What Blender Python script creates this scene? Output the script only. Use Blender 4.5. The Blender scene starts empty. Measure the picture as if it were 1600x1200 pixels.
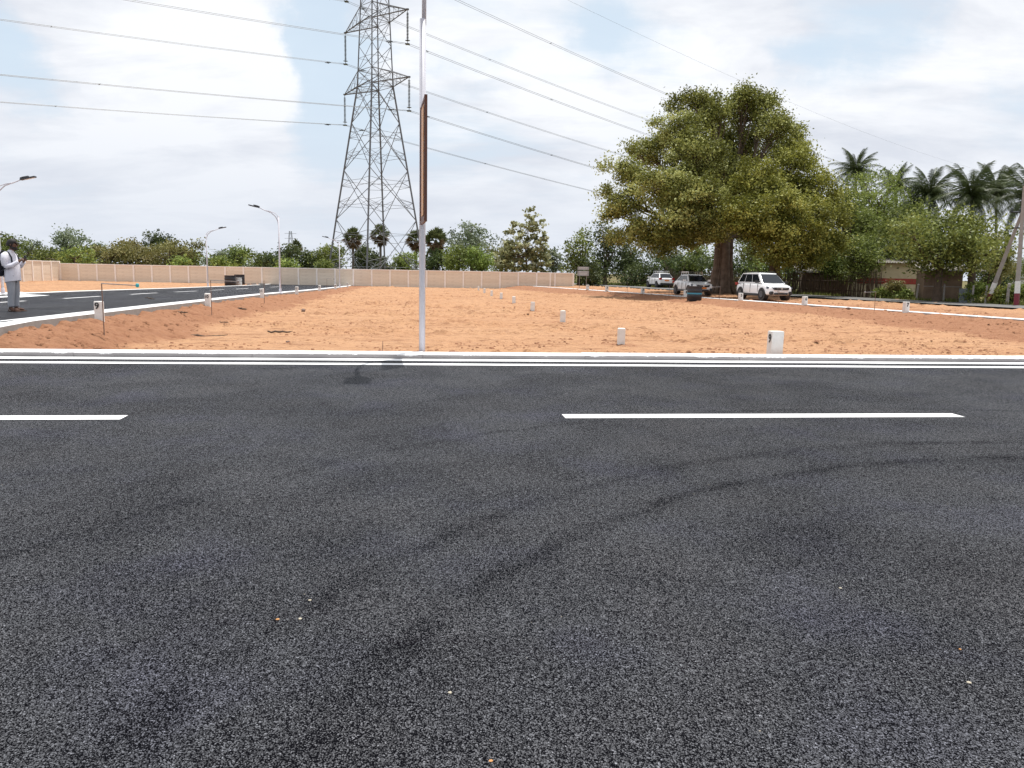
import bpy, bmesh, math, random
import numpy as np
from mathutils import Vector, Matrix
R = math.radians
rnd = random.Random(11)
scene = bpy.context.scene
col = scene.collection

# ------------------------------------------------------------------ camera
CAMZ = 1.62
FPX = 1200.0
PITCH = math.atan(175 / FPX)
ROLL = R(1.1)
cam_d = bpy.data.cameras.new('camera'); cam = bpy.data.objects.new('camera', cam_d); col.objects.link(cam)
cam_d.sensor_width = 36; cam_d.lens = 27.0; cam_d.clip_start = 0.1; cam_d.clip_end = 9000
CM = Matrix.Translation((0, 0, CAMZ)) @ Matrix.Rotation(math.pi/2 - PITCH, 4, 'X') @ Matrix.Rotation(ROLL, 4, 'Z')
cam.matrix_world = CM
scene.camera = cam
scene.view_settings.view_transform = 'Standard'; scene.view_settings.look = 'None'
scene.view_settings.gamma = 1; scene.view_settings.exposure = 0.0
scene.view_settings.use_curve_mapping = False
scene.cycles.max_bounces = 6; scene.cycles.transparent_max_bounces = 6

def ray(px, py):
    return (CM.to_3x3() @ Vector(((px-800)/FPX, -(py-600)/FPX, -1))).normalized()
def atY(px, py, Y):
    d = ray(px, py); t = Y / d.y
    return Vector((0, 0, CAMZ)) + d*t
def atZ(px, py, z):
    d = ray(px, py); t = (z-CAMZ) / d.z
    return Vector((0, 0, CAMZ)) + d*t

# ------------------------------------------------------------------ sun and sky
SUN_TO = Vector((0.126, 0.22, 1.0)).normalized()      # towards the sun
sun_d = bpy.data.lights.new('sun', 'SUN'); sun = bpy.data.objects.new('sun', sun_d); col.objects.link(sun)
sun_d.energy = 5.0; sun_d.angle = R(0.5); sun_d.color = (1.0, 0.965, 0.91)
sun.rotation_euler = (-SUN_TO).to_track_quat('-Z', 'Y').to_euler()
world = bpy.data.worlds.new('World'); scene.world = world; world.use_nodes = True
W = world.node_tree; W.nodes.clear()
def wn(t, **k):
    n = W.nodes.new(t)
    for a, b in k.items(): setattr(n, a, b)
    return n
def wmath(op, a, b=None, clamp=False):
    n = wn('ShaderNodeMath', operation=op, use_clamp=clamp)
    for i, v in enumerate((a, b)):
        if v is None: continue
        if isinstance(v, (int, float)): n.inputs[i].default_value = v
        else: W.links.new(v, n.inputs[i])
    return n.outputs[0]
out = wn('ShaderNodeOutputWorld'); bg = wn('ShaderNodeBackground'); W.links.new(bg.outputs[0], out.inputs[0])
bg.inputs[1].default_value = 0.1
sky = wn('ShaderNodeTexSky', sky_type='NISHITA'); sky.sun_disc = False
sky.sun_elevation = math.asin(SUN_TO.z); sky.sun_rotation = math.atan2(SUN_TO.x, SUN_TO.y)
sky.air_density = 1.0; sky.dust_density = 1.5
tc = wn('ShaderNodeTexCoord'); sep = wn('ShaderNodeSeparateXYZ'); W.links.new(tc.outputs['Generated'], sep.inputs[0])
zz = wmath('MAXIMUM', sep.outputs[2], 0.0)
den = wmath('ADD', zz, 0.22)
cx_, cy_ = wmath('DIVIDE', sep.outputs[0], den), wmath('DIVIDE', sep.outputs[1], den)
cmb = wn('ShaderNodeCombineXYZ'); W.links.new(cx_, cmb.inputs[0]); W.links.new(cy_, cmb.inputs[1])
def noise(scale, detail, rough, seedoff, stretch=(1, 1, 1), dist=0.0):
    m = wn('ShaderNodeMapping'); W.links.new(cmb.outputs[0], m.inputs[0])
    m.inputs['Location'].default_value = (seedoff, seedoff*.7, seedoff*1.3); m.inputs['Scale'].default_value = stretch
    n = wn('ShaderNodeTexNoise'); W.links.new(m.outputs[0], n.inputs['Vector'])
    n.inputs['Scale'].default_value = scale; n.inputs['Detail'].default_value = detail
    n.inputs['Roughness'].default_value = rough; n.inputs['Distortion'].default_value = dist
    return n.outputs[0]
n1 = noise(1.3, 9, .55, 3.1, (1, 1, 1), .25)
n2 = noise(3.2, 8, .6, 8.3, (.5, 1.5, 1), .5)
wnz = wn('ShaderNodeTexNoise'); W.links.new(tc.outputs['Generated'], wnz.inputs['Vector']); wnz.inputs['Scale'].default_value = 7; wnz.inputs['Detail'].default_value = 8; wnz.inputs['Roughness'].default_value = .62
wsub = wn('ShaderNodeVectorMath', operation='SUBTRACT'); W.links.new(wnz.outputs['Color'], wsub.inputs[0]); wsub.inputs[1].default_value = (.5, .5, .5)
wsc = wn('ShaderNodeVectorMath', operation='SCALE'); W.links.new(wsub.outputs[0], wsc.inputs[0]); wsc.inputs['Scale'].default_value = .16
warp = wn('ShaderNodeVectorMath', operation='ADD'); W.links.new(tc.outputs['Generated'], warp.inputs[0]); W.links.new(wsc.outputs[0], warp.inputs[1])
def blob(px, py, width, amp):
    d = ray(px, py)
    vm = wn('ShaderNodeVectorMath', operation='DISTANCE'); W.links.new(warp.outputs[0], vm.inputs[0]); vm.inputs[1].default_value = d
    mr = wn('ShaderNodeMapRange', interpolation_type='SMOOTHSTEP'); W.links.new(vm.outputs['Value'], mr.inputs[0])
    mr.inputs[1].default_value = 0; mr.inputs[2].default_value = width; mr.inputs[3].default_value = amp; mr.inputs[4].default_value = 0
    return mr.outputs[0]
cov = wmath('ADD', wmath('MULTIPLY', n1, 1.0), wmath('MULTIPLY', n2, .45))
for b in ((500, 110, .12, -.29), (540, 215, .13, -.26), (470, 60, .06, -.2), (10, 120, .10, -.32), (120, 165, .07, -.12), (950, 40, .09, -.20), (740, 190, .12, -.16), (1230, 60, .09, -.08), (1400, -10, .14, -.27), (1290, 60, .10, -.08),
          (250, 70, .20, .22), (360, 130, .11, .20), (390, 70, .06, .18), (1150, 105, .09, .22), (60, 215, .10, .2), (790, 20, .12, .12), (1560, 60, .09, .2), (1300, 150, .2, .14), (330, 260, .2, .1)):
    cov = wmath('ADD', cov, blob(*b))
mr = wn('ShaderNodeMapRange', interpolation_type='SMOOTHSTEP'); W.links.new(cov, mr.inputs[0])
mr.inputs[1].default_value = .45; mr.inputs[2].default_value = .76; mr.inputs[3].default_value = .12; mr.inputs[4].default_value = 1.0
# haze towards the horizon swallows the contrast
hz = wn('ShaderNodeMapRange', interpolation_type='SMOOTHSTEP'); W.links.new(sep.outputs[2], hz.inputs[0])
hz.inputs[1].default_value = .0; hz.inputs[2].default_value = .24; hz.inputs[3].default_value = 1.0; hz.inputs[4].default_value = 0.0
# cloud colour: bright heads, faintly grey bodies
n3 = noise(2.1, 8, .58, 21.7, (.8, 1.3, 1), .3)
shade = wmath('ADD', wmath('MULTIPLY', n3, 1.15), wmath('MULTIPLY', wmath('MINIMUM', cov, .85), .28))
ccr = wn('ShaderNodeValToRGB'); W.links.new(shade, ccr.inputs[0])
ccr.color_ramp.elements[0].position = .60; ccr.color_ramp.elements[0].color = (7.35, 7.7, 8.5, 1)
ccr.color_ramp.elements[1].position = .88; ccr.color_ramp.elements[1].color = (10.0, 10.2, 10.6, 1)
blue = wn('ShaderNodeMix', data_type='RGBA'); blue.inputs[0].default_value = .88
W.links.new(sky.outputs[0], blue.inputs[6]); blue.inputs[7].default_value = (7.1, 8.5, 9.85, 1)
m1 = wn('ShaderNodeMix', data_type='RGBA'); W.links.new(mr.outputs[0], m1.inputs[0]); W.links.new(blue.outputs[2], m1.inputs[6]); W.links.new(ccr.outputs[0], m1.inputs[7])
m2 = wn('ShaderNodeMix', data_type='RGBA'); W.links.new(wmath('MULTIPLY', hz.outputs[0], .8), m2.inputs[0]); W.links.new(m1.outputs[2], m2.inputs[6]); m2.inputs[7].default_value = (7.4, 7.9, 8.8, 1)
W.links.new(m2.outputs[2], bg.inputs[0])

# ------------------------------------------------------------------ helpers
def material(name, rough=.8, color=(.5, .5, .5), metallic=0, spec=.5):
    m = bpy.data.materials.new(name); m.use_nodes = True
    b = m.node_tree.nodes['Principled BSDF']
    b.inputs['Base Color'].default_value = (*color, 1); b.inputs['Roughness'].default_value = rough
    b.inputs['Metallic'].default_value = metallic; b.inputs['Specular IOR Level'].default_value = spec
    return m
class NT:
    def __init__(s, m): s.t = m.node_tree; s.b = s.t.nodes['Principled BSDF']
    def n(s, typ, **k):
        x = s.t.nodes.new(typ)
        for a, b in k.items(): setattr(x, a, b)
        return x
    def l(s, a, b): s.t.links.new(a, b)
    def math(s, op, a, b=None, clamp=False):
        n = s.n('ShaderNodeMath', operation=op, use_clamp=clamp)
        for i, v in enumerate((a, b)):
            if v is None: continue
            if isinstance(v, (int, float)): n.inputs[i].default_value = v
            else: s.l(v, n.inputs[i])
        return n.outputs[0]
    def coord(s, scale=(1, 1, 1), rot=(0, 0, 0), out='Object'):
        t = s.n('ShaderNodeTexCoord'); m = s.n('ShaderNodeMapping'); s.l(t.outputs[out], m.inputs[0])
        m.inputs['Scale'].default_value = scale; m.inputs['Rotation'].default_value = rot
        return m.outputs[0]
    def coord2(s, rot, scale):
        v = s.coord(rot=rot); m = s.n('ShaderNodeMapping'); s.l(v, m.inputs[0]); m.inputs['Scale'].default_value = scale; return m.outputs[0]
    def noise(s, vec, scale, detail=4, rough=.55, dist=0):
        n = s.n('ShaderNodeTexNoise'); s.l(vec, n.inputs['Vector']); n.inputs['Scale'].default_value = scale
        n.inputs['Detail'].default_value = detail; n.inputs['Roughness'].default_value = rough; n.inputs['Distortion'].default_value = dist
        return n.outputs[0]
    def ramp(s, fac, stops):
        r = s.n('ShaderNodeValToRGB'); s.l(fac, r.inputs[0]); e = r.color_ramp.elements
        while len(e) < len(stops): e.new(.5)
        for i, (p, c) in enumerate(stops):
            e[i].position = p; e[i].color = (*c, 1) if isinstance(c, tuple) else (c, c, c, 1)
        return r.outputs[0]
    def mix(s, fac, a, b, blend='MIX'):
        n = s.n('ShaderNodeMix', data_type='RGBA', blend_type=blend)
        for i, v in ((0, fac), (6, a), (7, b)):
            if isinstance(v, (int, float)): n.inputs[i].default_value = v
            elif isinstance(v, tuple): n.inputs[i].default_value = (*v, 1)
            else: s.l(v, n.inputs[i])
        return n.outputs[2]
    def bump(s, h, strength, dist):
        b = s.n('ShaderNodeBump'); b.inputs['Strength'].default_value = strength; b.inputs['Distance'].default_value = dist
        s.l(h, b.inputs['Height']); s.l(b.outputs[0], s.b.inputs['Normal']); return b

def worn(name, base, dark, rough=.7, scale=3, amount=.5, metallic=0, bump=0, spec=.4):
    m = material(name, rough, base, metallic, spec); t = NT(m); v = t.coord()
    n = t.noise(v, scale, 6, .6); f = t.ramp(n, [(.35, 0.0), (.75, 1.0)])
    t.l(t.mix(t.math('MULTIPLY', f, amount), base, dark), t.b.inputs['Base Color'])
    if bump: t.bump(t.noise(v, scale*8, 5, .6), bump, .02)
    return m

M = {}
M['galv'] = worn('galvanised_steel', (.16, .17, .185), (.10, .105, .11), .6, 2, .6, .3)
M['insul'] = material('insulator_glaze', .25, (.045, .055, .06))
M['wire'] = material('aluminium_wire', .5, (.13, .14, .15), .4)
M['polewhite'] = worn('pole_paint', (.62, .62, .68), (.48, .48, .53), .42, 3, .6)
M['lampdark'] = material('lamp_housing', .45, (.035, .04, .05))
M['lens'] = material('lamp_lens', .2, (.55, .58, .62))
M['steel'] = worn('brushed_rail', (.30, .30, .31), (.16, .12, .10), .5, 12, .7, .3)
M['brown'] = worn('brown_frame', (.13, .048, .03), (.08, .03, .02), .5, 6, .5)
M['gold'] = worn('gold_panel', (.66, .27, .03), (.52, .20, .025), .4, 4, .6)
M['maroon'] = worn('maroon_paint', (.22, .035, .05), (.12, .03, .04), .7, 5, .7)
M['stone_white'] = worn('whitewash', (.78, .78, .76), (.52, .48, .43), .85, 7, .45, bump=.25)
M['concrete'] = worn('grey_concrete', (.34, .32, .30), (.22, .20, .18), .9, 5, .6, bump=.3)
M['black'] = material('black_print', .7, (.02, .02, .02))
M['rust'] = worn('rusty_rod', (.22, .15, .12), (.12, .08, .06), .8, 20, .6)
M['cyan'] = material('cyan_plastic', .4, (.03, .38, .45))
M['bluetape'] = material('blue_band', .5, (.04, .24, .36))
M['barrel'] = worn('dark_barrel', (.02, .022, .028), (.06, .05, .045), .5, 6, .5)
M['bucket'] = worn('white_bucket', (.62, .62, .60), (.4, .38, .35), .5, 8, .5)
M['bark'] = worn('bark', (.12, .085, .06), (.05, .035, .025), .9, 4, .9, bump=.8)
M['barkgrey'] = worn('pale_bark', (.20, .148, .11), (.06, .042, .032), .9, 3, .9, bump=.8)
M['palmbark'] = worn('palm_bark', (.16, .14, .12), (.07, .06, .05), .9, 6, .8, bump=.6)
M['carpaint'] = material('white_car_paint', .22, (.88, .89, .90)); M['carpaint'].node_tree.nodes['Principled BSDF'].inputs['Coat Weight'].default_value = .6
M['glass'] = material('car_glass', .08, (.010, .013, .018), 0, .5)
M['tyre'] = material('tyre_rubber', .85, (.018, .018, .018))
M['rim'] = material('alloy_rim', .4, (.14, .14, .15), .7)
M['trimblack'] = material('black_trim', .5, (.02, .02, .022))
M['headlight'] = material('headlight_glass', .12, (.10, .11, .13), .3)
M['redlamp'] = material('red_lamp', .2, (.35, .01, .01))
M['plateorange'] = material('orange_plate', .5, (.75, .22, .02))
M['platewhite'] = material('white_plate', .5, (.7, .7, .7))
M['chrome'] = material('chrome_trim', .15, (.6, .6, .6), .9)
M['skin'] = material('brown_skin', .55, (.11, .05, .03))
M['hair'] = material('black_hair', .7, (.012, .010, .010))
M['shirt'] = worn('white_shirt', (.68, .68, .75), (.55, .55, .63), .85, 6, .5)
M['jeans'] = worn('grey_jeans', (.34, .355, .39), (.22, .23, .26), .9, 5, .6)
M['bag'] = material('navy_black_fabric', .85, (.014, .016, .026))
M['sandal'] = material('brown_leather', .7, (.09, .045, .028))
M['cream'] = worn('cream_plaster', (.56, .48, .33), (.36, .29, .20), .9, 2, .6)
M['redband'] = worn('red_plaster_band', (.34, .06, .05), (.22, .05, .04), .9, 3, .6)
M['mudwall'] = worn('weathered_plaster', (.24, .17, .12), (.10, .07, .05), .9, 1.5, .9, bump=.4)
M['asbestos'] = worn('fibre_cement_sheet', (.27, .25, .22), (.13, .11, .09), .9, 2, .8)
M['stick'] = worn('dry_stalks', (.085, .055, .036), (.03, .02, .014), .9, 6, .8)
M['sheet'] = worn('grey_blue_sheet', (.25, .29, .33), (.14, .16, .18), .6, 3, .6)
M['farwhite'] = material('far_white_wall', .8, (.6, .6, .6))
M['signgrey'] = material('grey_sign_face', .6, (.30, .32, .34))
M['signtext'] = material('faded_lettering', .6, (.62, .63, .64))

# --- white road paint, slightly worn
def paint_mat():
    m = material('road_paint', .6, (.82, .82, .82)); t = NT(m); v = t.coord()
    n = t.noise(v, 60, 5, .7); f = t.ramp(n, [(.62, 0.0), (.78, .5)])
    t.l(t.mix(f, (.82, .82, .82), (.35, .35, .35)), t.b.inputs['Base Color']); t.bump(n, .2, .004); return m
M['paint'] = paint_mat()

# --- asphalt: open graded surface, stones of about a centimetre with dark voids
def asphalt_mat(name, spec=.22):
    m = material(name, .5, (.06, .06, .06), 0, spec); t = NT(m); v0 = t.coord()
    w = t.n('ShaderNodeTexNoise'); t.l(v0, w.inputs['Vector']); w.inputs['Scale'].default_value = 85; w.inputs['Detail'].default_value = 2
    vm = t.n('ShaderNodeVectorMath', operation='MULTIPLY_ADD'); t.l(w.outputs['Color'], vm.inputs[0]); vm.inputs[1].default_value = (.011, .011, .0); t.l(v0, vm.inputs[2]); v = vm.outputs[0]
    vo = t.n('ShaderNodeTexVoronoi', feature='F1'); t.l(v, vo.inputs['Vector']); vo.inputs['Scale'].default_value = 172
    vo.inputs['Randomness'].default_value = 1; vo.voronoi_dimensions = '2D'
    sc = t.n('ShaderNodeSeparateColor'); t.l(vo.outputs['Color'], sc.inputs[0])
    vo2 = t.n('ShaderNodeTexVoronoi', feature='F1'); t.l(v, vo2.inputs['Vector']); vo2.inputs['Scale'].default_value = 240; vo2.voronoi_dimensions = '2D'
    s2 = t.n('ShaderNodeSeparateColor'); t.l(vo2.outputs['Color'], s2.inputs[0])
    # each stone sits at its own depth; the deep ones are dark voids
    big = t.ramp(t.noise(v0, .7, 5, .6, .6), [(.40, 0.0), (.68, 1.0)])
    o_ = t.n('ShaderNodeVectorMath', operation='SUBTRACT'); t.l(v0, o_.inputs[0]); o_.inputs[1].default_value = (5.45, .65, 0)
    sx = t.n('ShaderNodeSeparateXYZ'); t.l(o_.outputs[0], sx.inputs[0]); ln = t.n('ShaderNodeVectorMath', operation='LENGTH'); t.l(o_.outputs[0], ln.inputs[0])
    pc = t.n('ShaderNodeCombineXYZ'); t.l(t.math('MULTIPLY', t.math('ARCTAN2', sx.outputs[1], sx.outputs[0]), 1.5), pc.inputs[0])
    t.l(t.math('ADD', t.math('MULTIPLY', ln.outputs['Value'], 2.3), t.math('MULTIPLY', t.noise(v0, 1.3, 3, .5), .9)), pc.inputs[1])
    st = t.noise(pc.outputs[0], 1.0, 3, .5)
    smn = t.math('MULTIPLY', t.ramp(st, [(.58, 0.0), (.63, .55), (.70, 1.0)]), t.ramp(t.noise(v0, 2.6, 5, .75), [(.42, 0.0), (.64, 1.0)]))
    oy = t.n('ShaderNodeSeparateXYZ'); t.l(v0, oy.inputs[0])
    smn = t.math('MULTIPLY', smn, t.ramp(t.math('MULTIPLY', oy.outputs[1], .1), [(.62, 1.0), (.95, .05)]))
    wr = t.math('MULTIPLY', t.math('SUBTRACT', t.noise(v0, 1.1, 4, .6), .5), .28); rr_ = t.math('ADD', ln.outputs['Value'], wr)
    patchy = t.ramp(t.noise(v0, 1.6, 5, .7), [(.36, 0.0), (.60, 1.0)]); ring = None
    for r0, wd_, am in ((6.40, .13, 1.0), (7.02, .12, .9), (8.95, .10, .6)):
        g_ = t.math('MULTIPLY', t.math('SUBTRACT', 1.0, t.math('DIVIDE', t.math('ABSOLUTE', t.math('SUBTRACT', rr_, r0)), wd_), True), am)
        ring = g_ if ring is None else t.math('ADD', ring, g_)
    smn = t.math('ADD', t.math('MULTIPLY', smn, .45), t.math('MULTIPLY', t.math('MULTIPLY', ring, patchy), .72))
    openm = t.math('ADD', t.math('MULTIPLY', smn, .16), t.math('MULTIPLY', big, .07))
    depth = t.math('ADD', t.math('ADD', t.math('MULTIPLY', vo.outputs['Distance'], .62), t.math('MULTIPLY', sc.outputs[1], .42)), openm)
    depth = t.math('ADD', depth, t.math('MULTIPLY', t.math('SUBTRACT', t.noise(v0, 33, 3, .6), .5), .35))
    void = t.ramp(depth, [(.34, 0.0), (.56, 1.0)])
    pick = t.ramp(sc.outputs[0], [(0.0, .038), (.4, .064), (.8, .102), (.97, .145), (1.0, .23)])
    stone = t.mix(1.0, pick, t.ramp(s2.outputs[1], [(0.0, .45), (1.0, 1.45)]), 'MULTIPLY')
    tint = t.ramp(t.noise(v0, .9, 3, .5), [(.3, (1.0, 1.0, 1.08)), (.52, (.96, .99, 1.10)), (.70, (.94, .96, 1.24))])
    stone = t.mix(1.0, stone, tint, 'MULTIPLY')
    c = t.mix(void, stone, (.003, .003, .0045))
    c = t.mix(1.0, c, t.ramp(t.noise(t.coord((.5, 1, 1)), .35, 4, .55), [(.3, .88), (.7, 1.08)]), 'MULTIPLY')
    t.l(c, t.b.inputs['Base Color'])
    t.l(t.ramp(void, [(0.0, .42), (1.0, .8)]), t.b.inputs['Roughness'])
    t.l(t.ramp(void, [(0.0, spec), (.8, spec*.04)]), t.b.inputs['Specular IOR Level'])
    t.bump(t.math('SUBTRACT', 1.0, depth), .2, .005)
    return m
M['asphalt'] = asphalt_mat('asphalt')
M['sideasphalt'] = asphalt_mat('side_asphalt', .16)
M['oldasphalt'] = worn('old_asphalt', (.15, .145, .14), (.11, .105, .10), .9, 1.5, .6, bump=.2)

# --- orange laterite soil
def soil_mat():
    m = material('red_soil', .95, (.4, .2, .1), 0, .15); t = NT(m); v = t.coord()
    at = t.n('ShaderNodeAttribute'); at.attribute_name = 'fresh'
    gr = t.n('ShaderNodeAttribute'); gr.attribute_name = 'grass'
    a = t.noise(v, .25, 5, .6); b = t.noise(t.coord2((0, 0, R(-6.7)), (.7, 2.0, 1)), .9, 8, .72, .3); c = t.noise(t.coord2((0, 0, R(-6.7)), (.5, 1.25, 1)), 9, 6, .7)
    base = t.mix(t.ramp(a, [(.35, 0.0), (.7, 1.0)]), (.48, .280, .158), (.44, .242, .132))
    base = t.mix(t.math('MULTIPLY', t.ramp(b, [(.52, 0.0), (.62, 1.0)]), .62), base, (.27, .14, .078))  # dark streaks: churned soil and roots, plus clod self-shadow painted into the colour
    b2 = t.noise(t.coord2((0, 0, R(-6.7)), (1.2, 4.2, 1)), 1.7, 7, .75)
    base = t.mix(t.math('MULTIPLY', t.ramp(b2, [(.56, 0.0), (.61, 1.0)]), .72), base, (.19, .088, .048))  # finer streaks, same self-shadow painted into the colour
    base = t.mix(t.math('MULTIPLY', t.ramp(c, [(.54, 0.0), (.64, 1.0)]), .62), base, (.20, .095, .052))  # clod-sized darks painted in where the relief gives too little shade
    c3 = t.noise(v, 26, 4, .65)
    base = t.mix(t.math('MULTIPLY', t.ramp(c3, [(.55, 0.0), (.66, 1.0)]), .45), base, (.20, .09, .05))
    base = t.mix(t.math('MULTIPLY', t.ramp(c, [(.30, 1.0), (.44, 0.0)]), .55), base, (.56, .36, .23))
    base = t.mix(t.math('MULTIPLY', at.outputs['Fac'], .72), base, (.27, .125, .072))
    # gravel specks and root bits
    vo = t.n('ShaderNodeTexVoronoi', feature='F1'); t.l(v, vo.inputs['Vector']); vo.inputs['Scale'].default_value = 14
    sp = t.math('MULTIPLY', t.ramp(vo.outputs['Distance'], [(.16, 1.0), (.22, 0.0)]), t.ramp(t.noise(v, 1.1, 3, .6), [(.5, 0.0), (.62, .75)]))
    base = t.mix(sp, base, (.12, .06, .04))
    g = t.mix(t.ramp(t.noise(v, .8, 5, .7), [(.4, 0.0), (.65, 1.0)]), (.12, .13, .04), (.20, .15, .075))
    base = t.mix(gr.outputs['Fac'], base, g)
    t.l(base, t.b.inputs['Base Color'])
    hh = t.math('ADD', t.math('MULTIPLY', b, .8), t.math('ADD', t.math('MULTIPLY', c, .6), t.math('MULTIPLY', sp, .3)))
    t.bump(hh, 1.0, .10); return m
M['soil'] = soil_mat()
def field_mat():
    m = material('field_ground', .95, (.1, .1, .04), 0, .1); t = NT(m); v = t.coord()
    a = t.noise(v, .06, 6, .6); b = t.noise(v, 1.5, 5, .7)
    c = t.mix(t.ramp(a, [(.4, 0.0), (.6, 1.0)]), (.09, .11, .035), (.22, .15, .08))
    c = t.mix(t.math('MULTIPLY', b, .5), c, (.05, .06, .02)); t.l(c, t.b.inputs['Base Color']); return m
M['field'] = field_mat()

# --- kerb face: bare concrete with drips of the white paint from above
def kerbface_mat():
    m = material('kerb_face', .85, (.4, .38, .37)); t = NT(m)
    tcx = t.n('ShaderNodeTexCoord'); sx = t.n('ShaderNodeSeparateXYZ'); t.l(tcx.outputs['Object'], sx.inputs[0])
    v = t.coord((1, .1, .1), out='Object')
    drip = t.noise(v, 2.3, 7, .68)
    edge = t.math('SUBTRACT', .088, t.math('MULTIPLY', t.math('SUBTRACT', drip, .46, True), .20))
    f = t.math('GREATER_THAN', sx.outputs[2], edge)
    base = t.mix(t.noise(t.coord(), 5, 6, .6), (.38, .355, .355), (.27, .255, .255))
    t.l(t.mix(f, base, (.82, .82, .81)), t.b.inputs['Base Color']); return m
M['kerbface'] = kerbface_mat()

# --- precast wall slab, cream with faint stains
def slab_mat():
    m = material('precast_slab', .9, (.5, .4, .3), 0, .2); t = NT(m); oi = t.n('ShaderNodeObjectInfo')
    c = t.mix(oi.outputs['Random'], (.70, .60, .485), (.78, .68, .56))
    n = t.noise(t.coord((1, 1, 3)), 1.6, 6, .65)
    c = t.mix(t.math('MULTIPLY', t.ramp(n, [(.45, 0.0), (.75, 1.0)]), .45), c, (.50, .40, .32))
    t.l(c, t.b.inputs['Base Color']); t.bump(t.noise(t.coord(), 30, 4, .6), .2, .01); return m
M['slab'] = slab_mat()
M['wallpost'] = worn('precast_post', (.88, .83, .78), (.78, .70, .64), .9, 4, .6)

def leaf_mat(name, dark, mid, light, trans=.3, rough=.55, hue=.0):
    m = material(name, rough, mid, 0, .25); t = NT(m)
    at = t.n('ShaderNodeAttribute'); at.attribute_name = 'tint'
    oi = t.n('ShaderNodeObjectInfo')
    c = t.ramp(at.outputs['Fac'], [(.12, dark), (.5, mid), (.9, light)])
    hs = t.n('ShaderNodeHueSaturation'); t.l(c, hs.inputs['Color'])
    t.l(t.math('ADD', .5-hue/2, t.math('MULTIPLY', oi.outputs['Random'], hue)), hs.inputs['Hue'])
    t.l(t.math('ADD', .85, t.math('MULTIPLY', oi.outputs['Random'], .3)), hs.inputs['Value'])
    t.l(hs.outputs[0], t.b.inputs['Base Color'])
    tr = t.n('ShaderNodeBsdfTranslucent'); t.l(hs.outputs[0], tr.inputs[0])
    mx = t.n('ShaderNodeMixShader'); mx.inputs[0].default_value = trans
    o = [n for n in t.t.nodes if n.type == 'OUTPUT_MATERIAL'][0]
    t.l(t.b.outputs[0], mx.inputs[1]); t.l(tr.outputs[0], mx.inputs[2]); t.l(mx.outputs[0], o.inputs[0]); return m
M['leaf_rain'] = leaf_mat('rain_tree_leaf', (.055, .062, .012), (.20, .215, .048), (.46, .48, .18))
M['leaf_yellow'] = leaf_mat('yellow_green_leaf', (.08, .09, .012), (.24, .25, .042), (.50, .51, .14))
M['leaf_green'] = leaf_mat('mid_green_leaf', (.045, .062, .014), (.145, .18, .040), (.31, .36, .10), hue=.02)
M['leaf_fresh'] = leaf_mat('fresh_green_leaf', (.05, .065, .014), (.165, .19, .04), (.36, .38, .11), hue=.02)
M['leaf_bright'] = leaf_mat('bright_green_leaf', (.06, .085, .016), (.18, .235, .048), (.35, .41, .12), hue=.02)
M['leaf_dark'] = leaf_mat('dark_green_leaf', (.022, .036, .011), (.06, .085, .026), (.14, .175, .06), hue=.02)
M['leaf_olive'] = leaf_mat('olive_leaf', (.08, .085, .025), (.19, .18, .055), (.32, .29, .12), hue=.02)
M['leaf_grey'] = leaf_mat('grey_green_leaf', (.09, .12, .065), (.17, .21, .12), (.28, .32, .20), hue=.02)
M['leaf_rusty'] = leaf_mat('pale_dusty_leaf', (.12, .13, .05), (.33, .34, .16), (.60, .60, .40))
M['leaf_palm'] = leaf_mat('palm_leaf', (.03, .045, .015), (.06, .08, .028), (.11, .13, .05), .2, .4)
M['leaf_fan'] = leaf_mat('fan_palm_leaf', (.05, .065, .025), (.11, .13, .05), (.20, .23, .10), .2)
M['leaf_dry'] = leaf_mat('dry_palm_leaf', (.10, .065, .035), (.16, .10, .05), (.24, .16, .08), .2)
M['grass'] = leaf_mat('grass_blade', (.07, .09, .02), (.13, .16, .035), (.24, .25, .08))

def tagp(o, label=None, cat=None, group=None, kind=None):
    if label: o['label'] = label
    if cat: o['category'] = cat
    if group: o['group'] = group
    if kind: o['kind'] = kind
    return o
def empty(name, loc=(0, 0, 0), rz=0, label=None, cat=None, group=None):
    o = bpy.data.objects.new(name, None); col.objects.link(o); o.location = loc; o.rotation_euler = (0, 0, rz)
    o.empty_display_size = .2
    return tagp(o, label, cat, group)
def link(name, me, parent=None, mat=None, loc=None, rz=None):
    o = bpy.data.objects.new(name, me); col.objects.link(o)
    if mat is not None and len(me.materials) == 0: me.materials.append(mat)
    if parent: o.parent = parent
    if loc is not None: o.location = loc
    if rz is not None: o.rotation_euler = (0, 0, rz)
    return o
def copy_tree(o, parent=None):
    c = o.copy(); col.objects.link(c); c.parent = parent
    for ch in list(o.children): copy_tree(ch, c)
    return c

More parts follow.
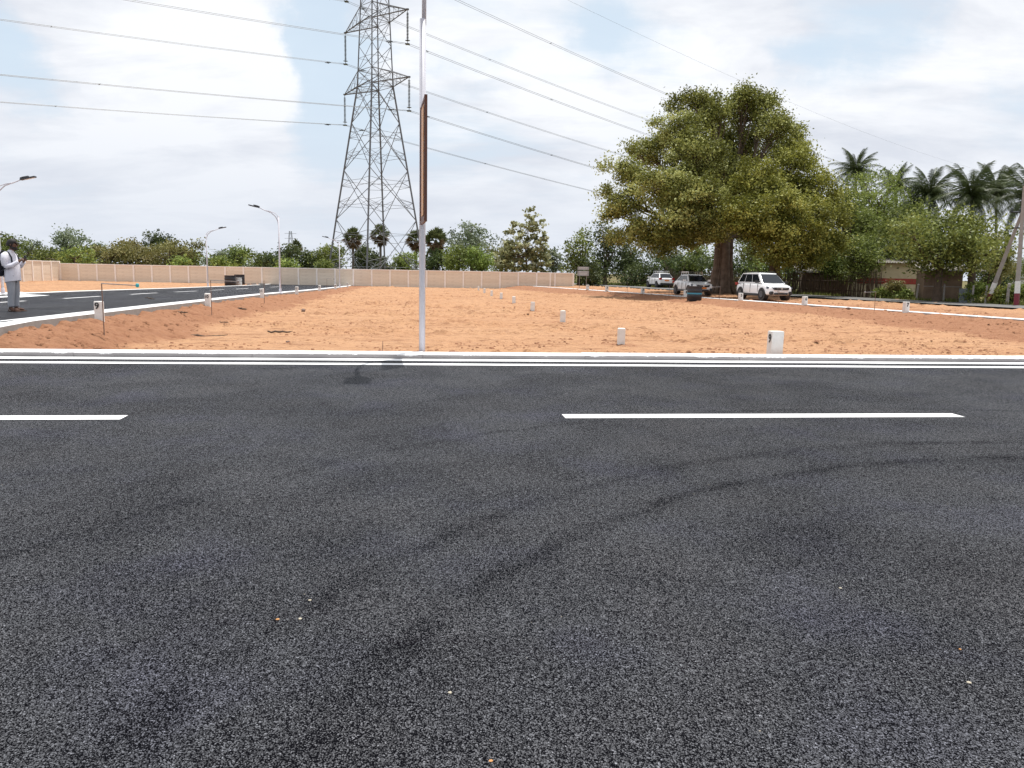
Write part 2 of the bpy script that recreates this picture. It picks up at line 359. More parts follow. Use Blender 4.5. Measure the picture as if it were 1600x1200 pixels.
class MB:
    def __init__(s): s.v = []; s.f = []; s.m = []
    def add(s, vs, fs, mi=0):
        k = len(s.v); s.v += [tuple(p) for p in vs]; s.f += [tuple(i+k for i in f) for f in fs]; s.m += [mi]*len(fs); return s
    def box(s, c, d, mi=0, rz=0, mat=None):
        x, y, z = d[0]/2, d[1]/2, d[2]/2
        vs = [Vector((a*x, b*y, e*z)) for a, b, e in ((-1,-1,-1),(1,-1,-1),(1,1,-1),(-1,1,-1),(-1,-1,1),(1,-1,1),(1,1,1),(-1,1,1))]
        if rz: vs = [Matrix.Rotation(rz, 3, 'Z') @ p for p in vs]
        if mat is not None: vs = [mat @ p for p in vs]
        vs = [p+Vector(c) for p in vs]
        return s.add(vs, [(0,3,2,1),(4,5,6,7),(0,1,5,4),(1,2,6,5),(2,3,7,6),(3,0,4,7)], mi)
    def tube(s, pts, rad, n=6, mi=0, cap=True):
        pts = [Vector(p) for p in pts]; k = len(pts)
        if isinstance(rad, (int, float)): rad = [rad]*k
        rings = []; up = None
        for i, p in enumerate(pts):
            d = (pts[min(i+1, k-1)]-pts[max(i-1, 0)]).normalized()
            if up is None:
                up = Vector((0, 0, 1)) if abs(d.z) < .9 else Vector((1, 0, 0))
            a = d.cross(up)
            if a.length < 1e-4: a = d.cross(Vector((0, 1, 0)))
            a.normalize(); b = a.cross(d).normalized(); up = b
            rings.append([p + (a*math.cos(2*math.pi*j/n) + b*math.sin(2*math.pi*j/n))*rad[i] for j in range(n)])
        vs = [q for r in rings for q in r]; fs = []
        for i in range(k-1):
            for j in range(n):
                fs.append((i*n+j, i*n+(j+1) % n, (i+1)*n+(j+1) % n, (i+1)*n+j))
        if cap: fs.append(tuple(range(n))[::-1]); fs.append(tuple((k-1)*n+j for j in range(n)))
        return s.add(vs, fs, mi)
    def lathe(s, prof, n=12, c=(0, 0, 0), mi=0):
        vs = []; fs = []
        for (r, z) in prof:
            for j in range(n):
                a = 2*math.pi*j/n; vs.append((c[0]+r*math.cos(a), c[1]+r*math.sin(a), c[2]+z))
        for i in range(len(prof)-1):
            for j in range(n): fs.append((i*n+j, i*n+(j+1) % n, (i+1)*n+(j+1) % n, (i+1)*n+j))
        fs.append(tuple(range(n))[::-1]); fs.append(tuple((len(prof)-1)*n+j for j in range(n)))
        return s.add(vs, fs, mi)
    def mesh(s, name, smooth=False, mats=None):
        me = bpy.data.meshes.new(name); me.from_pydata(s.v, [], s.f); me.update()
        if mats:
            for m in mats: me.materials.append(m)
            me.polygons.foreach_set('material_index', s.m)
        if smooth: me.polygons.foreach_set('use_smooth', [True]*len(me.polygons))
        return me
    def build(s, name, mat, parent=None, smooth=False, loc=None, rz=None):
        return link(name, s.mesh(name, smooth, mat if isinstance(mat, list) else [mat]), parent, None, loc, rz)

def np_mesh(name, V, F, mat, attrs=None, smooth=False):
    me = bpy.data.meshes.new(name); nv = len(V); nf, k = F.shape
    me.vertices.add(nv); me.vertices.foreach_set('co', V.astype(np.float32).ravel())
    me.loops.add(nf*k); me.loops.foreach_set('vertex_index', F.astype(np.int32).ravel())
    me.polygons.add(nf); me.polygons.foreach_set('loop_start', np.arange(0, nf*k, k, dtype=np.int32))
    if smooth: me.polygons.foreach_set('use_smooth', np.ones(nf, dtype=bool))
    for n, a in (attrs or {}).items():
        at = me.attributes.new(n, 'FLOAT', 'POINT'); at.data.foreach_set('value', a.astype(np.float32))
    me.update(); me.validate(); me.materials.append(mat); return me

# value noise in numpy
def _h(ix, iy, seed):
    n = (ix.astype(np.int64)*374761393 + iy.astype(np.int64)*668265263 + seed*1442695041) & 0xffffffff
    n = ((n ^ (n >> 13))*1274126177) & 0xffffffff
    return ((n ^ (n >> 16)) & 0xffff)/65535.0
def vnoise(x, y, seed=0):
    ix, iy = np.floor(x), np.floor(y); fx, fy = x-ix, y-iy
    fx = fx*fx*(3-2*fx); fy = fy*fy*(3-2*fy)
    a, b, c, d = _h(ix, iy, seed), _h(ix+1, iy, seed), _h(ix, iy+1, seed), _h(ix+1, iy+1, seed)
    return (a*(1-fx)+b*fx)*(1-fy)+(c*(1-fx)+d*fx)*fy
def fbm(x, y, seed=0, oct=4, gain=.5):
    s = 0; a = 1; t = 0
    for i in range(oct): s = s+a*vnoise(x, y, seed+i); t += a; a *= gain; x = x*2.03+5.1; y = y*2.03+1.7
    return s/t
def sst(t): t = np.clip(t, 0, 1); return t*t*(3-2*t)

# plot grid, turned 6.7 degrees against the view
TH = math.atan(.1175); CS, SN = math.cos(TH), math.sin(TH)
def g2w(gx, gy): return gx*CS-gy*SN, gx*SN+gy*CS
def w2g(x, y): return x*CS+y*SN, -x*SN+y*CS
def zroad(gy): return np.interp(gy, [9.4, 15.3, 25, 39, 55, 81, 100], [-.01, .44, .38, .27, .07, -.21, -.25])
KX = -8.12                     # inner line of the left road's kerb (grid x)
DA, DB = np.array((20.1, 30.2)), np.array((6.0, 72.0))      # right drain kerb (world)
DD = (DB-DA)/np.linalg.norm(DB-DA); DN = np.array((DD[1], -DD[0]))
def ddist(x, y): return (x-DA[0])*DN[0]+(y-DA[1])*DN[1]    # + is to the right of the drain
VA, VB = np.array((28.4, 42.6)), np.array((14.5, 83.0))
VD = (VB-VA)/np.linalg.norm(VB-VA); VN = np.array((VD[1], -VD[0]))
def vdist(x, y): return (x-VA[0])*VN[0]+(y-VA[1])*VN[1]
DZ, VZ = .17, .26
GY0 = 14.63
STONES = []
def soil_h(gx, gy, detail=True):
    gx = np.asarray(gx, float); gy = np.asarray(gy, float); x, y = g2w(gx, gy)
    base = -.13-.10*sst((gy-50)/35)
    base = base+.15*np.exp(-np.maximum(gy-GY0, 0)/.5)
    wob = (fbm(gx*.5, gy*.5, 5, 3)-.5)
    dl = gx-(KX+.34)
    s1 = 1-sst((dl+wob*.8)/2.0)
    top = zroad(gy)-.10
    z = base+(np.maximum(top-base, 0))*s1
    dr = ddist(x, y)
    wd = np.interp(y, [22, 28, 34, 39, 50], [8.0, 6.9, 4.7, 4.2, 3.4]); s2 = sst((dr+wd+wob*1.2)/(wd*.8)); m2 = sst((dr+wd+wob*2.0)/1.1)
    z = z*(1-s2)+(DZ-.06)*s2
    s3 = sst((dr-1)/6.0); z = z+(VZ-.03-(DZ-.06))*s3
    s3b = np.clip(s2*(1-s3), 0, 1)
    vd = vdist(x, y); z = np.where(vd > 2.0, z-.05*sst((vd-2)/3), z)
    # shoulder stays under the village road
    z = z-.08*np.clip(2.0-np.abs(vd+.45)/2.4, 0, 1)*(vd < 2.2)
    far = sst((gy-88)/10); z = z*(1-far)-.28*far
    fresh = np.clip(np.maximum(sst((2.3-dl-wob*1.6)/.8), m2*(1-sst((dr+.2)/1.0))+.55*s3b), 0, 1)
    for sx_, sy_ in STONES:
        d_ = np.exp(-((gx-sx_)**2+(gy-sy_)**2)/.16); fresh = np.clip(fresh+d_*1.2, 0, 1); z = z+.05*d_
    if detail:
        fl = 1-np.clip(fresh, 0, 1)
        st = fbm(gx*.8, gy*5.0, 9, 4, .6)-.5
        cl = fbm(gx*5, gy*5, 21, 3, .6)-.5
        rut = sum(-.035*np.exp(-((gy+.5*np.sin(gx*.11+k)+.25*(fbm(gx*.4, gy*0+k, 45, 2)-.5)-g0)/.16)**2)*(1+.5*np.sin(gx*19)) for k, g0 in enumerate((19.2, 20.9, 25.6, 27.3, 35.0, 36.7, 46.0, 47.7)))
        track = rut+np.sin((gy+.8*fbm(gx*.15, gy*.3, 3, 2))*14)*.006*sst((fbm(gx*.12, gy*.35, 33, 3)-.48)/.1)
        fn = fbm(gx*11, gy*9, 23, 2, .6)-.5
        cr = np.maximum(0, fbm(gx*2.6, gy*3.6, 27, 3, .6)-.62)*.45
        patch = .35+.9*sst((fbm(gx*.22, gy*.5, 35, 3)-.42)/.2)
        z = z+fl*patch*(st*.055+cl*.040+fn*.024+cr+track*1.3)
        ridge = fbm(gx*1.2+gy*2.5, gy*1.2, 41, 3, .6)-.5
        lump = fbm(gx*3.2, gy*3.2, 51, 4, .65)-.5
        onroad = np.clip(1.6-np.abs(vd+.45)/4.2, 0, 1)
        z = z+fresh*(ridge*.15+lump*.20)*(1-onroad)
        nearkerb = np.exp(-np.maximum(gy-GY0, 0)/.25); z = z*(1-nearkerb)+nearkerb*(.068+.03*(fbm(gx*2, gy*0, 61, 4)-.5))
        z = np.where((np.abs(dr) < .5), np.minimum(z, DZ-.03), z)
    grass = np.where(vd > 1.8, sst((vd-1.8)/1.2), 0)*1.0
    grass = np.maximum(grass, sst((gy-90)/4))
    return z, fresh, grass
for a_, b_ in ((970, 539), (879, 504.7), (832, 486.9), (803, 475), (783, 467.2)):
    p_ = atZ(a_, b_, -.14); STONES.append(w2g(p_.x, p_.y))
STONES.append(w2g(atZ(712, 551, .02).x, atZ(712, 551, .02).y))
def gz(x, y):
    gx, gy = w2g(x, y)
    if gx < KX-8.6 : return -.2
    if gx < KX: return float(zroad(gy))
    return float(soil_h(np.array([gx]), np.array([gy]))[0][0])

# ================================================================== SETTING
# wide ground to the horizon
g = MB(); S = 6000
ring = [(-S, -S), (S, -S), (S, S), (-S, S)]
g.add([(a, b, -.45) for a, b in ring], [(0, 1, 2, 3)])
tagp(g.build('ground', M['field']), kind='structure')

def grid_sheet(name, gxs, gys, zf, mat, kind='structure', attrs=False):
    GX, GY = np.meshgrid(gxs, gys); 
    if attrs: Z, fr, gr = soil_h(GX, GY)
    else: Z = zf(GX, GY)
    X, Y = g2w(GX, GY); V = np.stack([X.ravel(), Y.ravel(), Z.ravel()], 1)
    ny, nx = GX.shape; i = np.arange(ny-1)[:, None]*nx+np.arange(nx-1)[None, :]
    F = np.stack([i, i+1, i+nx+1, i+nx], -1).reshape(-1, 4)
    at = {'fresh': fr.ravel(), 'grass': gr.ravel()} if attrs else {'fresh': np.zeros(V.shape[0]), 'grass': np.zeros(V.shape[0])}
    me = np_mesh(name, V, F, mat, at, smooth=True); o = link(name, me); tagp(o, kind=kind); return o

# front road (we stand on it)
grid_sheet('road', np.linspace(-160, 160, 161), np.array([-9, -6, 0, 5, 10, 14.18]), lambda a, b: a*0+0.0, M['asphalt'])
# the red plot
gxs = np.concatenate([np.arange(KX+.30, 22, .065), 22+np.cumsum(np.linspace(.1, 1.2, 80))])
st = [GY0]
while st[-1] < 110: st.append(st[-1]+max(.035, .0022*(st[-1]-6)*1.6))
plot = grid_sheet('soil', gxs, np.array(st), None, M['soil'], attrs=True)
# soil verge beyond the left road
def verge_h(a, b):
    t = sst((KX-8.75-a)/8); k = sst((b-13.9)/2.2); return -.03*(1-k)+k*((zroad(b)-.03)*(1-t)+(-.28)*t+(fbm(a*1.5, b*1.5, 77, 4, .6)-.5)*.16*sst((KX-8.8-a)/.8)+.04*sst((KX-8.8-a)/1.2))
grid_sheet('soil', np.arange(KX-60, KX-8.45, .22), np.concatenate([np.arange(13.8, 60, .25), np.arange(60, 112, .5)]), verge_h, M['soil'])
# soil behind the camera's road
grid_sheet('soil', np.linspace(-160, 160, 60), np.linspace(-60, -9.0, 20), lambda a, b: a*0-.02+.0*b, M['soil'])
# left road
grid_sheet('road', np.linspace(KX-8.35, KX, 12), np.concatenate([np.arange(14.5, 16, .5), np.arange(16, 92, 2.0)]), lambda a, b: zroad(b)+0.0, M['sideasphalt'])
# the side road's mouth slopes down to the front road on all sides
grid_sheet('road', np.arange(KX-11.4, KX+.46, .07), np.arange(9.2, 14.501, .1), lambda a, b: zroad(b)*sst((KX+.42-a)/.42)*sst((a-KX+11.3)/2.8)*1.0+.003*(zroad(b) > .01)-.02*(zroad(b) <= .01), M['sideasphalt'])

def strip(name, p0, p1, w, zf, mat, step=1.0, kind='structure', jag=0.0):
    """ribbon between two points of the plane, following zf(x, y)"""
    p0, p1 = np.array(p0, float), np.array(p1, float); L = np.linalg.norm(p1-p0); n = max(2, int(L/step)+1)
    d = (p1-p0)/L; nn = np.array((-d[1], d[0])); t = np.linspace(0, L, n)
    j1 = (fbm(t*1.3, t*0, 91, 4, .6)-.5)*jag; j2 = (fbm(t*1.1, t*0+7, 97, 4, .6)-.5)*jag
    A = p0+d*t[:, None]+nn*(w/2+j1)[:, None]; B = p0+d*t[:, None]-nn*(w/2+j2)[:, None]
    V = []
    for q in (B, A): V.append(np.column_stack([q, [zf(a, b) for a, b in q]]))
    V = np.concatenate(V); i = np.arange(n-1); F = np.stack([i, i+1, n+i+1, n+i], 1)
    o = link(name, np_mesh(name, V, F, mat)); return tagp(o, kind=kind)

# --- front kerb: a low concrete beam with a painted top, at grid y 14.0
def kerb_beam(name, a, b, w, z0f, z1f, mats, step=2.0):
    a, b = np.array(a, float), np.array(b, float); L = np.linalg.norm(b-a); n = max(2, int(L/step)+1); d = (b-a)/L; nn = np.array((-d[1], d[0]))
    m = MB(); vs = []
    for i in range(n):
        p = a+d*L*i/(n-1); zt, zb = z1f(*p), z0f(*p)
        l, r = p+nn*w/2, p-nn*w/2; bl, br = p+nn*(w/2-.015), p-nn*(w/2-.015)
        vs += [(*l, zb), (*l, zt-.015), (*bl, zt), (*br, zt), (*r, zt-.015), (*r, zb)]
    fs = []; mi = []
    for i in range(n-1):
        for k in range(5):
            fs.append((i*6+k, i*6+k+1, (i+1)*6+k+1, (i+1)*6+k)[::-1]); mi.append(0 if k in (1, 2, 3) else 1)
    fs += [(0, 1, 2, 3, 4, 5), tuple((n-1)*6+k for k in (5, 4, 3, 2, 1, 0))]; mi += [1, 1]
    m.v = vs; m.f = fs; m.m = mi
    me = m.mesh(name, False, mats); o = link(name, me); return tagp(o, kind='structure')
# it is split into cast lengths of about 3 m, with open joints
klen = 3.05
for i, k in enumerate(range(-3, 8)):
    x0 = k*klen+.004; x1 = (k+1)*klen-.002
    if x1 < KX+.6: continue
    x0 = max(x0, KX+.45)
    kerb_beam('kerb', g2w(x0, 14.42+.004*math.sin(i*2.1)), g2w(x1, 14.42+.004*math.sin(i*2.1+1)), .43,
              lambda x, y: -.12, (lambda dz: (lambda x, y: .092+dz))(.004*math.sin(i*3.7)), [M['paint'], M['kerbface']], 3)
kerb_beam('kerb', g2w(8*klen, 14.42), g2w(120, 14.42), .43, lambda x, y: -.12, lambda x, y: .092, [M['paint'], M['kerbface']], 6)
strip('kerb_joint', g2w(KX+.5, 14.42), g2w(60, 14.42), .40, lambda x, y: .035, M['concrete'], 10)
strip('paint_line', g2w(KX+.5, 14.01), g2w(120, 14.01), .32, lambda x, y: .004, M['paint'], .1, jag=.05)
strip('paint_line', g2w(KX+.5, 13.35), g2w(120, 13.35), .25, lambda x, y: .004, M['paint'], .15, jag=.02)
# centre dashes
dz = lambda x, y: .004
CY = 8.62
def grid_at(px, py, z=0): p = atZ(px, py, z); return w2g(p.x, p.y)
d1a, d1b, d0b = grid_at(880, 650)[0], grid_at(1508, 652)[0], grid_at(199, 650)[0]
CY = (grid_at(880, 650)[1]+grid_at(199, 650)[1]+grid_at(1500, 652)[1])/3
per = d1a-d0b+(d1b-d1a)
for k in range(-6, 7):
    a, b = d1a+k*per, d1b+k*per
    strip('centre_dash', g2w(a, CY), g2w(b, CY), .235, dz, M['paint'], .25, jag=.008)

# --- left road: kerb, edge line, centre dashes, far kerb
zr = lambda x, y: float(zroad(w2g(x, y)[1]))
kerb_beam('kerb', g2w(KX+.17, 14.5), g2w(KX+.17, 90), .34, lambda x, y: zr(x, y)-.55, lambda x, y: zr(x, y)+.045, [M['paint'], M['concrete']], 2)
kerb_beam('kerb', g2w(KX-8.55, 15), g2w(KX-8.55, 90), .28, lambda x, y: zr(x, y)-.55, lambda x, y: zr(x, y)+.05, [M['paint'], M['concrete']], 2)
strip('paint_line', g2w(KX-.12, 15.5), g2w(KX-.12, 88), .14, lambda x, y: zr(x, y)+.005, M['paint'], .5, jag=.02)
strip('paint_line', g2w(KX-.42, 15.5), g2w(KX-.42, 88), .12, lambda x, y: zr(x, y)+.005, M['paint'], .5, jag=.02)
def groundpoint_left(px, py):
    z = .3
    for _ in range(30):
        p = atZ(px, py, z); z = .5*z+.5*zr(p.x, p.y)
    return w2g(p.x, p.y)
cxs = groundpoint_left(157, 463)[0]
for (a, b) in ((0, 39), (100, 157), (204, 246), (274, 308), (328, 350), (368, 388), (422, 436)):
    def gyat(px):
        lo, hi = 14.0, 95.0
        for _ in range(50):
            m_ = (lo+hi)/2; x, y = g2w(cxs, m_); v = CM.inverted() @ Vector((x, y, zr(x, y)))
            if 800+FPX*v.x/-v.z < px: lo = m_
            else: hi = m_
        return lo
    strip('centre_dash', g2w(cxs, gyat(a) if a else 17), g2w(cxs, gyat(b)), .16, lambda x, y: zr(x, y)+.005, M['paint'], 1)
def decal(name, pts, mat):
    vs = []
    for px, py in pts:
        gx, gy = groundpoint_left(px, py); x, y = g2w(gx, gy); vs.append((x, y, zr(x, y)+.006))
    m = MB(); m.add(vs, [tuple(range(len(vs)))]); return tagp(m.build(name, mat), kind='structure')
decal('road_arrow', [(-60, 468.2), (-60, 466.0), (28, 461.6), (31, 459.8), (78, 461.6), (24, 465.2), (27, 463.6)], M['paint'])
decal('road_arrow', [(-60, 459.2), (-60, 458.0), (18, 456.9), (20, 455.6), (50, 457.3), (16, 459.6), (18, 458.3)], M['paint'])

# --- drain kerb on the right and the village road
def along(P, D, N, t, o=0): q = P+D*t+N*o; return (q[0], q[1])
for i, t in enumerate(np.arange(-16, 58, 6.0)):
    kerb_beam('drain_kerb', along(DA, DD, DN, t), along(DA, DD, DN, min(t+5.97, 56)), .42, lambda x, y: DZ-.4, lambda x, y: DZ, [M['paint'], M['concrete']], 2)
for i, t in enumerate(np.arange(-16, 50, 6.0)):
    kerb_beam('drain_kerb', along(DA, DD, DN, t, .55), along(DA, DD, DN, t+5.9, .55), .12, lambda x, y: DZ-.4, lambda x, y: DZ-.01, [M['paint'], M['concrete']], 2)
strip('road', along(VA, VD, VN, -90, -.45), along(VA, VD, VN, 75, -.45), 4.7, lambda x, y: VZ, M['oldasphalt'], 2, jag=.5)

# ================================================================== WALLS
def wall(label, p0, p1, nb, h, z0, drop=True):
    p0, p1 = Vector((*p0, 0)), Vector((*p1, 0)); L = (p1-p0).length; ang = math.atan2(p1.y-p0.y, p1.x-p0.x); bw = L/nb
    root = empty('boundary_wall', (p0.x, p0.y, 0), ang, label, 'wall')
    pm = MB().box((0, 0, (h+z0)/2-.2), (.17, .17, h-z0+.4)).mesh('wall_post', mats=[M['wallpost']])
    nsl = 5; sh = (h-z0-.05)/nsl
    sm = MB().box((0, 0, 0), (bw-.12, .05, sh-.0035)).mesh('wall_slab', mats=[M['slab']])
    cm = MB().box((0, 0, 0), (bw-.17, .14, .10)).mesh('coping', mats=[M['wallpost']])
    for i in range(nb+1):
        link('wall_post', pm, root, loc=(i*bw, rnd.uniform(-.01, .01), rnd.uniform(-.015, .02)))
        if i == nb: break
        jz = rnd.uniform(-.012, .012)
        for k in range(nsl): link('wall_slab', sm, root, loc=((i+.5)*bw, .02+rnd.uniform(-.008, .008), z0+sh*(k+.5)+jz-.03))
        link('coping', cm, root, loc=((i+.5)*bw, .01, h-.035+jz))
    m = MB().box((L/2, .02, z0-.2), (L, .2, .41)); m.build('plinth', M['concrete'], root)
    return root
wx0, wx1 = atY(95, 430, 85).x, atY(896, 430, 85).x
wall('long cream slab compound wall running across behind the red plot', (wx0, 85), (wx1, 85), 28, 1.62, -.36)
gx, gy = w2g(wx0, 85.0)
q = g2w(gx, gy-14)
wall('short pale slab wall meeting the long wall at its left corner', (q[0]-.1, q[1]), (wx0-.1, 85.0), 7, 1.86, -.36)
# the extra post near the right end
px_ = atY(860, 430, 84.8).x
o = MB().box((0, 0, .5), (.14, .12, 2.3)).build('concrete_post', M['wallpost'], loc=(px_, 84.75, 0)); tagp(o, 'pale concrete post doubled against the right end of the compound wall', 'post')

# ================================================================== TOWER
TC = Vector((-17.75, 100, 0)); AX = Vector((.70, -.714, 0)).normalized(); LX = Vector((.714, .70, 0)).normalized()
tower = empty('lattice_tower', (TC.x, TC.y, -.4), 0, 'tall grey lattice power pylon standing behind the compound wall', 'pylon')
lv = [-.4, 7.85, 13.95, 19.75, 24.15, 26.0, 28.9, 31.75, 33.6, 36.5, 39.35, 41.2]
def side(z): return float(np.interp(z, [-.4, 24.15, 41.2, 45.5], [9.3, 3.15, 1.95, .3]))
def corner(z, k, s=None):
    s = side(z) if s is None else s
    a, b = ((-1, -1), (1, -1), (1, 1), (-1, 1))[k % 4]
    return AX*(a*s/2)+LX*(b*s/2)+Vector((0, 0, z+.4))
def bar(m, a, b, w, n=4): m.tube([a, b], w*.62, n)
for k in range(4):
    m = MB(); zs = [-.8]+lv[1:]
    m.tube([corner(z, k) for z in zs], [.115 if z < 26 else .08 for z in zs], 5); m.build('leg', M['galv'], tower)
    f = MB(); c = corner(-.4, k); f.box((c.x, c.y, .15), (.9, .9, .9)); f.build('footing', M['concrete'], tower)
lac = MB()
for i in range(len(lv)-1):
    z0, z1 = lv[i], lv[i+1]
    for k in range(4):
        A, B, C, D = corner(z0, k), corner(z0, k+1), corner(z1, k+1), corner(z1, k)
        w = .075 if i < 4 else .055
        m = MB(); bar(m, A, C, w); m.build('brace', M['galv'], tower)
        m = MB(); bar(m, B, D, w); m.build('brace', M['galv'], tower)
        wA, wD = (B-A).length, (C-D).length; t = wA/(wA+wD); O = A.lerp(C, t)
        if i in (3, 4, 6, 7, 9, 10):
            m = MB(); bar(m, D, C, .06); m.build('strut', M['galv'], tower)
        if i < 4:
            for (P, Q, S_, T_) in ((A, D, A, B), (B, C, B, A)):
                for (u, dsp) in ((.22, .5), (.36, .78)):
                    bar(lac, P.lerp(Q, u), P.lerp(O, dsp), .038)
                bar(lac, P.lerp(Q, .36), P.lerp(O, .5), .038)
                for (u, dsp) in ((.82, .5), (.68, .78)):
                    bar(lac, P.lerp(Q, u), Q.lerp(O, dsp), .038)
                bar(lac, P.lerp(Q, .68), Q.lerp(O, .5), .038)
            if i < 3:   # inner horizontal hip bracing
                bar(lac, A.lerp(O, .5), B.lerp(O, .5), .038)
                bar(lac, D.lerp(O, .5), C.lerp(O, .5), .036)
                for s_ in ((A, D), (B, C)):
                    bar(lac, s_[0].lerp(O, .75), s_[0].lerp(s_[1], .22), .036)
        else:
            bar(lac, A.lerp(D, .5), O, .035); bar(lac, B.lerp(C, .5), O, .035)
for z in (24.15, 31.75, 39.35):
    bar(lac, corner(z, 0), corner(z, 2), .045); bar(lac, corner(z, 1), corner(z, 3), .045)
o = lac.build('lacing', M['galv'], tower); o['kind'] = 'stuff'
pk = MB()
for k in range(4): pk.tube([corner(41.2, k), corner(45.5, k)], .06, 4)
pk.build('peak', M['galv'], tower)
tips = []
for (z, al, zt) in ((24.15, 7.0, 26.0), (31.75, 6.7, 33.6), (39.35, 6.3, 41.2)):
    for sgn in (-1, 1):
        m = MB(); tip = AX*(sgn*al)+Vector((0, 0, z+.45))
        ks = (1, 2) if sgn > 0 else (0, 3)
        P = [corner(z, k) for k in ks]; Q = [corner(zt, k) for k in ks]
        for p in P: m.tube([p, tip], .075, 4)
        for q in Q: m.tube([q, tip], .055, 4)
        n = 4
        for j in range(1, n):
            u = j/n; a0, a1 = P[0].lerp(tip, u), P[1].lerp(tip, u); b0, b1 = Q[0].lerp(tip, u), Q[1].lerp(tip, u)
            u2 = (j-1)/n; c0, c1 = P[0].lerp(tip, u2), P[1].lerp(tip, u2); e0, e1 = Q[0].lerp(tip, u2), Q[1].lerp(tip, u2)
            for a, b in ((a0, a1), (a0, b0), (a1, b1), (a0, c1), (a0, e0), (a1, e1), (b0, b1)): bar(m, a, b, .034)
        m.box(tip, (.3, .3, .14)); m.build('cross_arm', M['galv'], tower)
        bot = tip-Vector((0, 0, 3.85))
        ins = MB(); ins.tube([tip, bot], .035, 5)
        for j in range(20):
            zc = tip.z-.42-j*.158; ins.lathe([(.04, .05), (.15, .0), (.15, -.03), (.05, -.05)], 8, (tip.x, tip.y, zc))
        ins.lathe([(.22, 0), (.30, .03), (.22, .06)], 10, (tip.x, tip.y, bot.z+.35))
        ins.box(bot+Vector((0, 0, -.02)), (.5, .5, .1)); ins.build('insulator_string', M['insul'], tower)
        tips.append((z, sgn, bot+Vector((TC.x, TC.y, -.4))))
LBL = {(24.15, -1): 'lowest on the far side', (24.15, 1): 'lowest on the near side', (31.75, -1): 'middle on the far side',
       (31.75, 1): 'middle on the near side', (39.35, -1): 'topmost on the far side', (39.35, 1): 'topmost on the near side'}
def sagpt(p, s, L=360, S=8.6):
    u = abs(s)/L; return p+LX*s-Vector((0, 0, 4*S*u*(1-u)))
for (z, sgn, p) in tips:
    root = empty('power_cable', p, 0, 'twin overhead power cable %s of the pylon arms' % LBL[(z, sgn)], 'cable', 'overhead cables strung from the pylon')
    for off in (-.22, .22):
        m = MB(); pts = [sagpt(Vector((0, 0, 0)), s)+AX*off for s in list(np.arange(-190, 1, 10))+list(np.arange(10, 350, 10))]
        m.tube(pts, .021, 4, cap=False); m.build('conductor', M['wire'], root)
    m = MB()
    for s in list(range(-170, 0, 34))+list(range(25, 330, 45)):
        q = sagpt(Vector((0, 0, 0)), s); m.tube([q-AX*.24, q+AX*.24], .035, 4)
    for s in (-2.6, 2.6):
        for off in (-.22, .22):
            q = sagpt(Vector((0, 0, 0)), s)+AX*off; m.tube([q-LX*.3-Vector((0, 0, .06)), q+LX*.3-Vector((0, 0, .06))], .05, 5)
    m.build('spacer', M['insul'], root)
# earth wire at the very top
m = MB(); p = Vector((TC.x, TC.y, 45.2)); m.tube([sagpt(p, s, 360, 6.5) for s in range(-180, 350, 10)], .014, 4)
tagp(m.build('earth_wire', M['wire']), 'thin single earth wire above the twin cables', 'cable')
# a distant pylon and far wires
ft = empty('distant_pylon', atY(455, 417, 420), 0, 'tiny far-off pylon showing over the dark trees left of the big pylon', 'pylon')
m = MB(); base = 5.5; H = 19
for a, b in ((-1, -1), (1, -1), (1, 1), (-1, 1)): m.tube([(a*2, b*2, 0), (a*.5, b*.5, H)], .13, 3)
for k in range(7):
    z = H*k/7; w = 2-1.5*k/7; w2 = 2-1.5*(k+1)/7; m.tube([(-w, -w, z), (w2, -w2, z+H/7)], .08, 3); m.tube([(w, -w, z), (-w2, -w2, z+H/7)], .08, 3)
m.build('mast', M['galv'], ft)
m = MB()
for z in (12.5, 15.2, 17.8): m.tube([(-3.2, 0, z), (3.2, 0, z)], .1, 3)
m.build('cross_arm', M['galv'], ft)
fw = MB(); a, b = atY(325, 389, 260), atY(530, 388, 260); b.z = a.z
fw.tube([a.lerp(b, t) - Vector((0, 0, 4*1.2*t*(1-t))) for t in np.linspace(0.0, 1.0, 12)], .05, 3); tagp(fw.build('far_wire', M['wire']), 'faint far wire low above the trees left of the pylon', 'cable')

# ================================================================== LAMPS
def lamp_arm(m, H, reach, r0, two=True):
    pts = [(0, 0, H-.55), (.03, 0, H-.25), (.14, 0, H+.0), (.38, 0, H+.22), (.75, 0, H+.36), (reach, 0, H+.47)]
    m.tube(pts, [r0, r0, r0*.9, r0*.85, r0*.8, r0*.7], 8)
    if two: m.tube([(.02, 0, H-.1), (.04, 0, H+.05), (.18, 0, H+.20), (.42, 0, H+.29), (.7, 0, H+.345)], r0*.6, 6)
def street_lamp():
    t = empty('street_lamp'); H = 4.15
    m = MB(); m.tube([(0, 0, 0), (0, 0, H)], [.055, .036], 10); m.lathe([(.036, H-.02), (.04, H), (.01, H+.06)], 8); m.build('pole', M['polewhite'], t, True)
    m = MB(); m.box((0, 0, .01), (.26, .26, .03)); m.lathe([(.075, .02), (.07, .25), (.057, .3)], 10); m.build('base_plate', M['polewhite'], t)
    m = MB(); lamp_arm(m, H, 1.0, .03); m.build('arm', M['polewhite'], t, True)
    m = MB(); hd = MB()
    mt = Matrix.Rotation(R(-13), 3, 'Y')
    hd.box((1.27, 0, H+.535), (.58, .19, .055), mat=mt); hd.box((1.12, 0, H+.53), (.26, .12, .10), mat=mt)
    for k in range(5): hd.box((1.08+k*.05, 0, H+.555+k*.011), (.012, .15, .06), mat=mt)
    h = hd.build('lamp_head', M['lampdark'], t)
    MB().box((1.34, 0, H+.520), (.38, .14, .012), mat=mt).build('lens', M['lens'], h)
    return t
lp = street_lamp()
